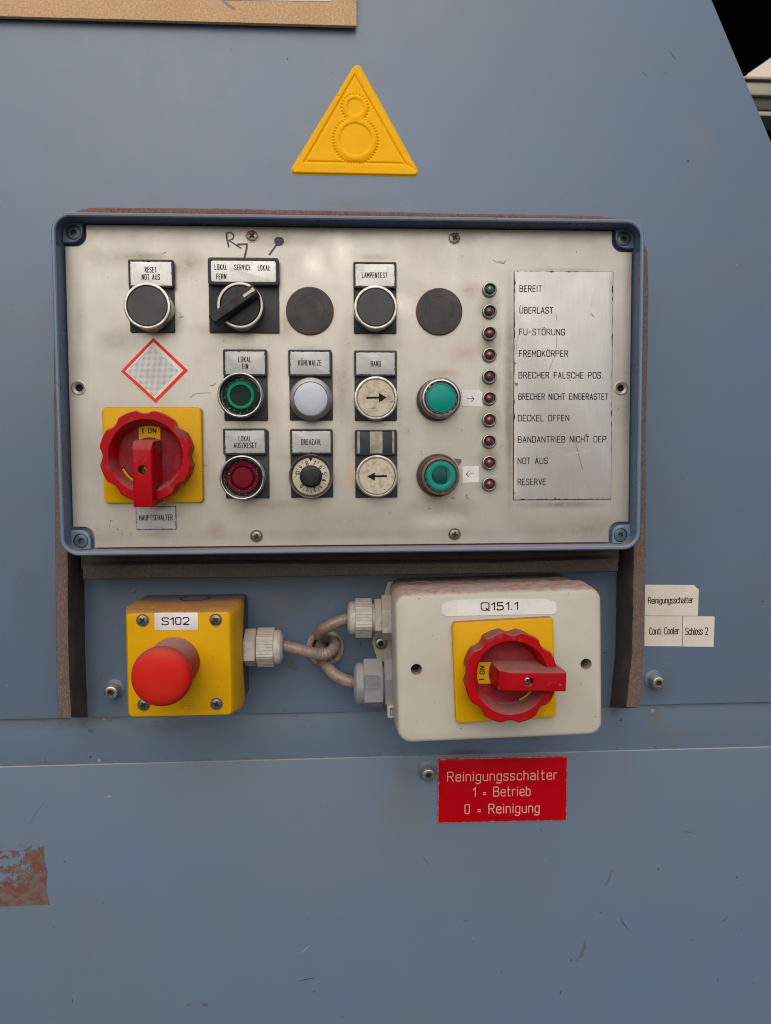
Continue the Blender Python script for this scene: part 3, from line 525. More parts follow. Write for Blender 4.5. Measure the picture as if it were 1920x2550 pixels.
# primer patch where a sign was torn off
def patch():
    x1, y1 = P(29, 1000, 330, HW); x0, y0 = P(29, -600, 1800, HW); m, n, l, b_ = newmat('torn_patch_primer')
    geo = n.new('ShaderNodeNewGeometry'); t = n.new('ShaderNodeTexNoise'); t.inputs['Scale'].default_value = 900; t.inputs['Detail'].default_value = 4; l.new(geo.outputs['Position'], t.inputs['Vector'])
    t2 = n.new('ShaderNodeTexNoise'); t2.inputs['Scale'].default_value = 200; t2.inputs['Detail'].default_value = 5; l.new(geo.outputs['Position'], t2.inputs['Vector'])
    cr = n.new('ShaderNodeValToRGB'); l.new(t2.outputs[0], cr.inputs[0]); e = cr.color_ramp.elements; e[0].position = .38; e[0].color = (.14, .048, .038, 1); e[1].position = .6; e[1].color = (.14, .098, .083, 1)
    mx = n.new('ShaderNodeMix'); mx.data_type = 'RGBA'; r = n.new('ShaderNodeMapRange'); r.inputs[1].default_value = .62; r.inputs[2].default_value = .7; l.new(t.outputs[0], r.inputs[0]); l.new(r.outputs[0], mx.inputs[0])
    l.new(cr.outputs[0], mx.inputs[6]); mx.inputs[7].default_value = (.24, .20, .18, 1); l.new(mx.outputs[2], b_.inputs['Base Color']); b_.inputs['Roughness'].default_value = .75
    M['patch'] = m
    # scalar field on a fine grid: keep the cells where primer remains
    nx, ny = 300, 130; W_ = x1 - x0; H_ = y1 - y0; rg = np.random.RandomState(4); fld = np.zeros((ny, nx))
    for sc, am in ((6, 1.0), (13, .8), (28, .55), (55, .3)):
        gx = rg.rand(sc * 2 + 3, int(sc * 2) + 4); yy, xx = np.mgrid[0:ny, 0:nx]; u = xx / nx * sc * 1.6; v = yy / ny * sc * 1.35
        i0 = v.astype(int); j0 = u.astype(int) % (gx.shape[1] - 1); fu = u - u.astype(int); fv = v - i0; fu = fu * fu * (3 - 2 * fu); fv = fv * fv * (3 - 2 * fv)
        fld += am * ((gx[i0, j0] * (1 - fu) + gx[i0, j0 + 1] * fu) * (1 - fv) + (gx[i0 + 1, j0] * (1 - fu) + gx[i0 + 1, j0 + 1] * fu) * fv)
    fld /= 2.65; yy, xx = np.mgrid[0:ny, 0:nx]; t_ = yy / ny
    right = np.clip((xx / nx - .72) / .12, 0, 1); thr = .22 + .29 * np.clip((t_ - .26) / .2, 0, 1) * (1 - .78 * right) + np.where(t_ > .9, .16, 0)
    edge = (xx / nx) < (.965 + .035 * np.clip(1 - t_, 0, 1) - .03 * np.abs(np.sin(t_ * 6)) + .012 * (fld - .5))
    keep = (fld > thr) & edge; mb = MB(); idx = {}
    def vid(i, j):
        if (i, j) not in idx: idx[(i, j)] = len(mb.v); mb.v.append((x0 + W_ * j / nx, y0 + H_ * i / ny, 0))
        return idx[(i, j)]
    for i in range(ny):
        for j in range(nx):
            if keep[i, j]: mb.f.append((vid(i, j), vid(i, j + 1), vid(i + 1, j + 1), vid(i + 1, j))); mb.m.append(0)
    me = mb.mesh('torn_patch', [M['patch']], smooth=False)
    o = bpy.data.objects.new('adhesive_remnant', me); put(o, 0, 0, HW - 1.45, R(.5))
    tag(o, 'torn reddish brown rectangular remnant of a removed sign at the left edge', 'sign remnant')
patch()

# ================================================================ gaskets around the opening
def gasket(nm, rows, hs, hb, mats, label, horizontal=False, trim=.6):
    """rows: ((k,xa,ya),(k,xb,yb)) pairs measured on the front face"""
    b = MB(); lp = []
    rr_ = []
    for a, c in rows: rr_.append((P(*a, hs), P(*c, hs)))
    # densify with a slight wobble
    dn = []
    for i in range(len(rr_) - 1):
        for k in range(8):
            t = k / 8; w1 = rnd.uniform(-.12, .12)
            dn.append(tuple(tuple(rr_[i][s][c] * (1 - t) + rr_[i + 1][s][c] * t + w1 for c in (0, 1)) for s in (0, 1)))
    dn.append(rr_[-1])
    n = len(dn)
    for p, q in dn:
        d = (q[0] - p[0], q[1] - p[1]); ln = math.hypot(*d); u = (d[0] / ln, d[1] / ln)
        z1 = rnd.uniform(-.3, .3)
        pb = qb = 0
        if not horizontal:
            kk = (CZ - hb) / (CZ - hs); pb = (p[1] - CY) * kk + CY - p[1]; qb = (q[1] - CY) * kk + CY - q[1]
            if p[1] > 20: pb = qb = 0
        lp.append([(p[0], p[1] + pb, hb), (p[0], p[1], hs - 1.2 + z1), (p[0] + u[0] * .5, p[1] + u[1] * .5, hs - .3 + z1), (p[0] + u[0] * 1.2, p[1] + u[1] * 1.2, hs + z1),
                   (q[0] - u[0] * 1.0, q[1] - u[1] * 1.0, hs + z1), (q[0] - u[0] * .3, q[1] - u[1] * .3, hs - .3 + z1), (q[0], q[1], hs - 1.2 + z1), (q[0], q[1] + qb, hb)])
    vs = [v for l_ in lp for v in l_]; fs = []; ms = []
    for i in range(n - 1):
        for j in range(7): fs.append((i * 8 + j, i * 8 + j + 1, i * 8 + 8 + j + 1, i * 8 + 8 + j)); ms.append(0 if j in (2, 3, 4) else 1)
    o = len(b.v); b.v += vs; b.f += fs; b.m += ms
    b.f += [tuple(range(8)), tuple(range(n * 8 - 8, n * 8))]; b.m += [1, 1]
    return tag(obj(nm, b, mats, 0, 0, 0, 0), label, 'rubber gasket', 'rubber gaskets around the panel opening')
HG = -13.0
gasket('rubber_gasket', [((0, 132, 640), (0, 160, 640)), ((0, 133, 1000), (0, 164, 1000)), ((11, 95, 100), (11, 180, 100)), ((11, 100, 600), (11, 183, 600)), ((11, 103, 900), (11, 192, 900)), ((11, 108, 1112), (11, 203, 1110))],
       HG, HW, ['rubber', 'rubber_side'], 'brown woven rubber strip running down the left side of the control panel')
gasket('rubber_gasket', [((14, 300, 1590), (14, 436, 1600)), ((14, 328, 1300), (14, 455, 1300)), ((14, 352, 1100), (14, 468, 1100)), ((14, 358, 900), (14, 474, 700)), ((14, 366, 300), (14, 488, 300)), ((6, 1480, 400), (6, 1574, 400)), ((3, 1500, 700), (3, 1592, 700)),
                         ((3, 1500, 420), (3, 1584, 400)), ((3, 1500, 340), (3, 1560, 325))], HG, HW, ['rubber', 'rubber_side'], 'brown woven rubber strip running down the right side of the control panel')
gasket('rubber_gasket', [((1, 215, 90), (1, 222, 66)), ((1, 320, 90), (1, 330, 41)), ((1, 700, 95), (1, 700, 42)), ((1, 1200, 100), (1, 1200, 48)), ((2, 0, 100), (2, 0, 52)), ((2, 800, 110), (2, 800, 68)), ((2, 1300, 115), (2, 1300, 82)), ((3, 500, 140), (3, 500, 98)),
                         ((3, 1200, 150), (3, 1200, 112)), ((3, 1360, 150), (3, 1390, 136))], HG, HW, ['rubber_top', 'rubber_side'], 'rust brown rubber strip showing along the top edge of the control panel')
gasket('rubber_gasket', [((11, 276, 217), (11, 276, 125)), ((11, 700, 210), (11, 700, 118)), ((11, 1300, 206), (11, 1300, 112)), ((13, 100, 90), (13, 100, 10)), ((13, 900, 75), (13, 900, 0)), ((14, 224, 318), (14, 222, 188))], HG + 1, HW, ['rubber_low', 'rubber_side'],
       'dark olive rubber strip lying horizontally just below the control panel', horizontal=True)
gb = FM and bpy.data.objects['rubber_gasket.003']
b = MB(); q0 = P(11, 268, 200, HW + 14); q1 = P(14, 232, 250, HW + 14); b.box(q0[0], q1[0], q1[1] + 2, q0[1] + 24, 0, 14)
obj('backing_strip', b, ['rubber_side'], 0, 0, HW, 0, gb)

# ================================================================ control panel
cp = tag(empty('control_panel', 0, 0, HW), 'large stainless steel control panel in blue frame with buttons, lamps and red main switch', 'control panel')
HR = 14.0
xl = P(0, 127.7, 750, HR)[0]; xl2 = P(0, 148, 1300, HR)[0]; xr = P(0, 1606.5, 640, HR)[0]; xr2 = P(0, 1597.5, 1280, HR)[0]
yt = P(0, 890, 535, HR)[1]; yb = P(0, 967, 1377, HR)[1]
print('frame', xl, xl2, xr, xr2, yt, yb)
fx0, fx1 = (xl + xl2) / 2, (xr + xr2) / 2; fw, fh = fx1 - fx0, yt - yb; fcx, fcy = (fx0 + fx1) / 2, (yt + yb) / 2
PL, PR, PT, PB = -199.85, 164.28, 176.42, -27.85
O_ = rr(fw, fh, 12, 8); fr = MB()
def fin(a, z):       # blend outer outline towards the inner box by a (0..1)
    tx0, tx1, ty0, ty1 = PL - .9, PR + .9, PB - .9, PT + .9
    X0, X1 = fx0 + (tx0 - fx0) * a, fx1 + (tx1 - fx1) * a; Y0, Y1 = yb + (ty0 - yb) * a, yt + (ty1 - yt) * a
    r = 12 - 6 * a; return [(x + (X0 + X1) / 2 - fcx, y + (Y0 + Y1) / 2 - fcy, z) for x, y in rr(X1 - X0, Y1 - Y0, r, 8)(0)]
def fo(i, z): return [(x, y, z) for x, y in O_(i)]
fr.loft([fo(1.5, HW + .2), fo(.4, HR - 4), fo(0, HR - 2), fo(.35, HR - .7), fo(1.1, HR), fo(2.2, HR - .1), fo(2.9, HR - .8), fin(.62, HR - 5), fin(.97, -1.5), fin(1, -4)], 0, False, True)
frame = obj('frame', fr, ['frame'], fcx, fcy, 0, 0, cp)
# face plate with notched corners and two open screw holes
NX, NY = 13.4, 13.6
def plate_outline():
    p = []; r = 7.0
    # notch corners (concave arcs), start bottom-left going counter-clockwise
    def arc(cx, cy, a0, a1): return [(cx + r * math.cos(R(a0 + (a1 - a0) * k / 6)), cy + r * math.sin(R(a0 + (a1 - a0) * k / 6))) for k in range(7)]
    p += [(PL + NX, PB)]; p += [(PR - NX, PB)]; p += arc(PR - NX + r, PB + NY - r, 180, 90); p += [(PR, PB + NY)]
    p += [(PR, PT - NY)]; p += arc(PR - NX + r, PT - NY + r, 270, 180); p += [(PR - NX, PT)]
    p += [(PL + NX, PT)]; p += arc(PL + NX - r, PT - NY + r, 0, -90); p += [(PL, PT - NY)]
    p += [(PL, PB + NY)]; p += arc(PL + NX - r, PB + NY - r, 90, 0)
    return p
po = plate_outline(); pm = MB()
pm.loft([[(x, y, z) for x, y in po] for z in (-2, 0)], 0, True, True)
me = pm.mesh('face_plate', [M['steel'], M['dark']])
for hx in (-193.96, 158.31):
    c = MB(); c.lathe([(2.3, -3.2), (2.3, -.9), (4.0, .2), (4.2, 1)], 32, cap0=True, cx=hx, cy=74.41); me = cut(me, c.mesh('c', [M['steel']]))
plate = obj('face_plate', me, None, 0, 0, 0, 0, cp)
for hx in (-193.96, 158.31):
    c = MB(); c.lathe([(2.25, -3.6), (2.25, -3.2)], 24, cap0=True); obj('screw_hole', c, ['dark'], hx, 74.41, 0, 0, cp)
    c = MB(); c.lathe([(4.7, -.1), (4.7, .22), (4.25, .3), (4.05, .05), (3.9, -.25)], 40, cap1=False); obj('hole_rim', c, ['satin'], hx, 74.41, .02, 0, cp)
me = cross_screw_mesh(3.5)
for sx, sy in ((-82.87, 170.67), (47.27, 170.67), (-82.87, -21.82), (47.27, -21.82)):
    so_ = obj('plate_screw', me, None, sx, sy, .1, R(rnd.uniform(0, 90)), cp)
    c = MB(); c.lathe([(4.3, .0), (4.2, .25), (3.6, .2), (3.5, -.05)], 36, cap1=False); obj('washer', c, ['screwhead'], sx, sy, .03, 0, so_)
# corner posts with sunk socket screws
def post(sx, sy, cx, cy, scx, scy):
    b = MB(); r = 7.0; wx, wy = NX + .6, NY + .6      # from the inner wall corner
    def sh(i):
        q = [(0, 0), (wx - 1.9 - i, 0), ]
        q += [(wx - 1.9 - i - r + r * math.cos(R(a)), wy - 1.9 - i - r + r * math.sin(R(a))) for a in range(0, 91, 15)] + [(0, wy - 1.9 - i)]
        return [(x * sx, y * sy) for x, y in q]
    b.prism(sh, -4.2, 1.2, .5)
    me = b.mesh('corner_post', [M['frame']]); k = MB(); k.lathe([(4.75, -3), (4.75, 3)], 40, cap0=True, cx=scx - cx, cy=scy - cy)
    me = cut(me, k.mesh('c', [M['frame']])); o = obj('corner_post', me, None, cx, cy, 0, 0, cp); return o
M['frame_screw'] = mat('blue_sunk_screw', (0.10, 0.13, 0.17), .4, .3, var=(300, (.08, .1, .12), .4, .7), dust=.3)
sb = socket_bolt_mesh(4.35, .6, 2.1, 'frame_screw')
for sx, sy, cx, cy, k, q in ((1, -1, PL - .9, PT + .9, 27, (755, 940)), (-1, -1, PR + .9, PT + .9, 3, (1397, 295)), (1, 1, PL - .9, PB - .9, 4, (265, 1060)), (-1, 1, PR + .9, PB - .9, 6, (1373, 1212))):
    X, Y = P(k, *q, .5); o = post(sx, sy, cx, cy, X, Y); obj('corner_screw', sb, None, X, Y, .1, R(rnd.uniform(0, 60)), o)

# ---- push buttons and their legends
def holder(name, kx, hx0, hy0, hx1, hy1, bx0, bx1, by1, kb, label, lines, wide=False, tagkey='tag', tagin=None, h=4.6, tab=True):
    """dark base plate + raised legend holder + alloy legend; returns part object"""
    x, y, w_, hh, ro = rect(kx, hx0, hy0, hx1, hy1, h)
    bl = P(kb, bx0, by1, 1.6); br = P(kb, bx1, by1, 1.6); bw = br[0] - bl[0]; bx = (bl[0] + br[0]) / 2; btop = y + hh / 2 - 1; bot = (bl[1] + br[1]) / 2
    b = MB(); b.prism(rr(bw, btop - bot, .8, 3), .02, 1.6, .25, 0, cx=bx - x, cy=(btop + bot) / 2 - y)
    # legend holder: frame with a sunken field
    s = rr(w_, hh, 1.0 if not wide else 1.8, 4); bd_ = 1.15 if not wide else 1.9
    b.loft([[(p, q, z) for p, q in s(i)] for i, z in ((0, 1.5), (0, h - .5), (.15, h - .15), (.5, h), (bd_ - .1, h), (bd_, h - .1), (bd_ + .05, h - .7))], 0, False, True)
    o = obj(name, b, ['holder'], x, y, 0, 0, cp, label)
    tw, th = w_ - 2 * bd_ - .25, hh - 2 * bd_ - .25
    t = MB(); sh = jagged(tw, th, .10, 26, int(abs(x * 7 + y)))
    if wide: sh = rr(tw, th, 1.2, 4)
    t.prism(sh, h - .69, h - .30, .06); tg = obj('legend_plate', t, [tagkey], x, y, 0, 0, o)
    L = MB()
    for txt, x0, x1, yc in lines:
        a = P(kx, x0, yc, h); c = P(kx, x1, yc, h); stroke(L, txt, a[0] - x, c[0] - x, (a[1] + c[1]) / 2 - y, 3.2 if not wide else 3.1, .42, h - .2, gap=3.0)
    if lines: obj('lettering', L, ['ink'], x, y, 0, 0, o, smooth=False)
    return o, bx
def ring(kind, k, cx, cy, rpx, hb, ht, lip, par, key='chrome', taper=.0):
    """metal bezel: front circle measured at height ht; returns x,y,r"""
    X, Y = P(k, cx, cy, ht); r = rpx * CR[k][2] / mmpx(ht)
    b = MB(); r0 = r - taper
    b.lathe([(r0, hb), (r0, ht - 1.6), (r - .1, ht - 1.0), (r, ht - .6), (r - .25, ht - .12), (r - .7, ht), (r - lip + .3, ht - .1), (r - lip, ht - .5), (r - lip - .1, ht - 3.2)], 64, cap1=True)
    o = obj(kind, b, [key], X, Y, 0, 0, par); return X, Y, r
def arrow(L, left, k, p, wd_):
    pass
# RESET / NOT AUS
B1, _ = holder('push_button', 1, 570, 380, 865, 562, 583, 873, 853, 1, 'black flush push button under the RESET NOT AUS legend', [('RESET', 677, 754, 446), ('NOT AUS', 657, 776, 493)], tagkey='tag_light')
X, Y, r = ring('bezel', 1, 692, 680, 146, 1.6, 13.5, 1.9, B1); c = MB(); c.lathe([(r - 2.05, 9), (r - 2.05, 12.6), (r - 2.5, 13.0), (.01, 13.1)], 56); obj('button_cap', c, ['cap'], X, Y, 0, 0, B1)
# selector
B2, _ = holder('selector_switch', 1, 1086, 367, 1548, 545, 1097, 1551, 856, 1, 'black selector knob turned to the upper right under the LOKAL SERVICE legend',
               [('LOKAL', 1130, 1211, 429), ('SERVICE', 1258, 1364, 431), ('LOKAL', 1411, 1490, 434), ('FERN', 1140, 1206, 490)], wide=True, tagkey='tag_light', h=6.2)
X, Y, r = ring('bezel', 24, 742, 1364, 425, 1.6, 12.5, 1.9, B2, 'satin', .0)
c = MB(); c.lathe([(r - 2.05, 9), (r - 2.05, 11.4), (r - 2.6, 12.0), (r - 6, 12.2), (.01, 12.2)], 56); obj('rotor', c, ['black'], X, Y, 0, 0, B2)
hz = 21.0; a_ = P(24, 1010, 1050, hz); b_ = P(24, 205, 1620, hz); ang = math.atan2(a_[1] - b_[1], a_[0] - b_[0]); ln = math.hypot(a_[0] - b_[0], a_[1] - b_[1]) + 1.5
kb = MB(); kb.loft([[(x, y, z) for x, y in rr(ln - 2 * i + 2 * e, wd2 - 2 * i, 1.4, 4)(0)] for i, e, wd2, z in ((0, 0, 8.6, 0), (0, 0, 6.8, hz - 12.2 - 1.8), (.35, 0, 6.7, hz - 12.2 - .6), (.8, 0, 6.6, hz - 12.2))], 0, True, True)
kn = obj('knob_handle', kb, ['black'], (a_[0] + b_[0]) / 2, (a_[1] + b_[1]) / 2, 12.1, ang, B2)
kb = MB(); kb.box(0, 6.2, -.8, .8, -.2, .10); kb.box(6.3, 8.0, -1.2, 1.2, -.2, .16)
obj('pointer', kb, ['tape'], (a_[0] + b_[0]) / 2 + math.cos(ang) * (ln / 2 - 9), (a_[1] + b_[1]) / 2 + math.sin(ang) * (ln / 2 - 9), hz, ang, B2, smooth=False)
# LAMPENTEST
B3, _ = holder('push_button', 2, 573, 395, 853, 566, 576, 853, 860, 2, 'dark grey flush push button under the LAMPENTEST legend', [('LAMPENTEST', 628, 793, 482)], tagkey='tag_light')
X, Y, r = ring('bezel', 2, 718, 690, 140, 1.6, 13.0, 1.9, B3); c = MB(); c.lathe([(r - 2.05, 9), (r - 2.05, 12.3), (r - 2.5, 12.8), (.01, 12.9)], 56); obj('button_cap', c, ['cap'], X, Y, 0, 0, B3)
# blanking plugs
for k, x, y, rp, lb in ((2, 290, 712, 152, 'dark blanking plug with rusty rim left of the LAMPENTEST button'), (2, 1131, 716, 150, 'dark blanking plug with rusty rim right of the LAMPENTEST button')):
    X, Y = P(k, x, y, 2); r = rp * CR[k][2] / mmpx(2); c = MB()
    c.lathe([(r, .02), (r, 1.2), (r - .2, 1.6), (r - .55, 1.8)], 64, 1, cap1=False); c.lathe([(r - .55, 1.8), (r - .9, 1.86), (r * .625, 1.95), (r * .615, 1.85), (r * .60, 1.85), (r * .59, 1.95), (.01, 1.98)], 64, 0)
    obj('blanking_plug', c, ['plug', 'rust'], X, Y, 0, 0, cp, lb)
# LOKAL EIN
B4, _ = holder('illuminated_button', 1, 1185, 962, 1470, 1137, 1194, 1476, 280 + 1145.4, 1, 'green illuminated push button under the LOKAL EIN legend', [('LOKAL', 1284, 1368, 1028), ('EIN', 1310, 1348, 1074)])
def deep(k, cx, cy, rpx, par, lens, lens_r, deepk, deep_r, collar, ht=14.5, centre=None):
    X, Y = P(k, cx, cy, ht); r = rpx * CR[k][2] / mmpx(ht); b = MB()
    b.lathe([(r - .3, 1.6), (r - .3, 6.4), (r - .9, 6.6), (r - .9, 7.2), (r - .3, 7.4), (r - .3, ht - 3.0), (r, ht - 2), (r, ht - .9), (r - .3, ht - .2), (r - .8, ht), (r - 1.3, ht - .1), (r - 1.6, ht - .6), (r - 1.9, ht - 5.5)], 64)
    obj('bezel', b, ['chrome'], X, Y, 0, 0, par)
    c = MB(); c.lathe([(r - 1.95, 7.6), (r - 2.1, 9.6), (lens_r + .1, 10.2)], 64, cap1=False); obj('collar', c, [collar], X, Y, 0, 0, par)
    c = MB(); c.lathe([(lens_r + .15, 9.8), (lens_r, 11.2), (lens_r - .5, 11.6), (deep_r + .15, 11.5), (deep_r, 11.2)], 56, cap1=False); obj('lens_rim', c, [lens], X, Y, 0, 0, par)
    c = MB(); c.lathe([(deep_r + .02, 11.25), (deep_r * .96, 10.6), (.01, 10.4)] if not centre else [(deep_r + .02, 11.25), (deep_r * .95, 10.7), (deep_r * .86, 10.7)], 48, cap1=not centre); obj('lens', c, [deepk], X, Y, 0, 0, par)
    if centre: c = MB(); c.lathe([(deep_r * .87, 10.6), (deep_r * .84, 11.3), (deep_r * .8, 11.5), (.01, 11.6)], 48); obj('lens_centre', c, [centre], X, Y, 0, 0, par)
deep(25, 452, 425, 372, B4, 'green_lens', 8.6, 'green_deep', 6.6, 'green_dark')
# LOKAL AUS/RESET
B5, _ = holder('illuminated_button', 4, 1185, 330, 1468, 502, 1205, 1487, 784, 4, 'crimson illuminated push button under the LOKAL AUS/RESET legend', [('LOKAL', 1286, 1366, 396), ('AUS/RESET', 1255, 1404, 440)])
deep(25, 488, 1808, 372, B5, 'red_lens2', 10.2, 'red_deep', 7.6, 'green_dark', centre='red_lens')
# KUEHLWALZE
B6, _ = holder('illuminated_button', 2, 150, 964, 431, 1139, 160, 440, 278 + 1145.4, 2, 'pale blue white illuminated button under the KÜHLWALZE legend', [('KÜHLWALZE', 215, 365, 1049)])
X, Y = P(5, 297, 138, 11); r = 138 * .38415 / mmpx(11); c = MB()
c.lathe([(r - .4, 1.6), (r - .4, 7), (r, 8), (r, 9.2), (r - .3, 10), (r - 1.2, 10.6), (r * .80, 11.3), (r * .785, 11.1), (r * .78, 9)], 64); obj('bezel', c, ['satin'], X, Y, 0, 0, B6)
c = MB(); c.lathe([(r * .775, 9), (r * .77, 10.9), (r * .74, 11.2), (r * .4, 11.6), (.01, 11.75)], 56); obj('lens', c, ['white_lens'], X, Y, 0, 0, B6)
# DREHZAHL dial
B7, _ = holder('speed_dial', 5, 162, 333, 438, 500, 168, 443, 779, 5, 'numbered cream speed dial with black knob under the DREHZAHL legend', [('DREHZAHL', 234, 365, 418)])
HD = 5.5; X, Y = P(23, 650, 905, HD); r = P(23, 1300, 905, HD)[0] - X
c = MB(); c.lathe([(r, 1.6), (r, HD + 2.2), (r - .3, HD + 2.6), (r - .7, HD + 2.5), (r - 1.0, HD + 1.0), (r - 1.5, HD + .2), (r - 1.6, HD - .6)], 64); obj('bezel', c, ['bezel_brown'], X, Y, 0, 0, B7)
rd = 545 * .08403 / mmpx(HD); c = MB(); c.lathe([(rd, HD - .6), (rd, HD - .05), (rd - .2, HD)], 56); dl = obj('dial_face', c, ['dial'], X, Y, 0, 0, B7)
L = MB(); u = .08403 / mmpx(HD)
for txt, a in (('7', 75.5), ('8', 107), ('9', 138), ('10', 167), ('6', 43), ('5', 11), ('4', -17), ('3', -47), ('2', -75), ('1', -104), ('0', -134)):
    rc = 400 * u; wdx = 1.6 if len(txt) == 1 else 3.0; stroke(L, txt, -wdx / 2, wdx / 2, rc, 2.5, .46, .06, rot=R(a - 90), ctr=(0, 0))
    blob(L, 475 * u * math.cos(R(a)), 475 * u * math.sin(R(a)), .14, .14, .06)
for k in range(11):
    a = R(91 - 14.6 + 30 * k + 14) if False else R(-120 + 30.2 * k)
    if k == 7: continue
    L.ribbon([(420 * u * math.cos(a), 420 * u * math.sin(a)), (495 * u * math.cos(a), 495 * u * math.sin(a))], .36, .06)
L.add([(-70 * u, 545 * u, .08), (55 * u, 545 * u, .08), (-5 * u, 430 * u, .08)], [(0, 2, 1)])
obj('dial_scale', L, ['ink'], X, Y, HD, 0, B7, smooth=False)
kr = 330 * .08403 / mmpx(HD + 2); kb = MB(); kb.lathe([(kr, HD), (kr, HD + 2), (kr - .5, HD + 2.6)], 48, cap1=True)
kb.lathe([(kr - .9, HD + 2.5), (kr - 1.2, HD + 9), (kr - 1.7, HD + 9.8), (kr - 2.3, HD + 10), (.01, HD + 9.9)], 48, jag=.018); obj('knob', kb, ['black'], X, Y, 0, 0, B7)
# BAND arrow buttons
def arrowcap(k, cx, cy, rpx, ht, par, pts, capr):
    X, Y, r = ring('bezel', k, cx, cy, rpx, 1.6, ht, 1.9, par, 'chrome')
    c = MB(); c.lathe([(r - 2.05, 6), (r - 2.05, ht - .8), (r - 2.4, ht - .45), (.01, ht - .35)], 56); obj('button_cap', c, ['cream_cap'], X, Y, 0, 0, par)
    L = MB(); q = [P(k, *p, ht - .3) for p in pts]; q = [(a - X, b - Y) for a, b in q]
    L.add([(a, b, ht - .26) for a, b in q[:4]], [(0, 1, 2, 3)]); L.add([(a, b, ht - .23) for a, b in q[4:]], [tuple(range(len(q) - 4))])
    obj('arrow_mark', L, ['print'], X, Y, 0, 0, par, smooth=False)
B8, _ = holder('push_button', 2, 578, 969, 855, 1139, 582, 856, 280 + 1145.4, 2, 'aged cream push button with right pointing arrow under the BAND legend', [('BAND', 685, 752, 1056)])
arrowcap(5, 720, 134, 141, 9.5, B8, ((656, 125), (745, 124), (745, 137), (656, 138), (738, 100), (750, 106), (789, 130), (750, 154), (738, 160)), 0)
B9, _ = holder('push_button', 5, 583, 338, 855, 502, 586, 859, 779, 5, 'stained cream push button with left pointing arrow under the bare striped legend holder', [], tagkey='holder')
c = MB(); x9, y9, w9, h9, _r = rect(5, 595, 348, 845, 492, 4.2)
for a, bq in ((598, 615), (680, 762), (825, 838)):
    q0 = P(5, a, 348, 4.4); q1 = P(5, bq, 492, 4.4); c.prism(rr(q1[0] - q0[0], q0[1] - q1[1], .1, 1), 3.9, 4.42, .05, cx=(q0[0] + q1[0]) / 2 - x9, cy=(q0[1] + q1[1]) / 2 - y9)
obj('tape_strip', c, ['tag'] if False else ['tape_grey'] if 'tape_grey' in M else ['tape'], x9, y9, 0, 0, B9)
arrowcap(5, 725, 641, 138, 8.5, B9, ((790, 632), (700, 634), (700, 647), (790, 645), (712, 615), (700, 622), (662, 642), (700, 662), (712, 669)), 0)
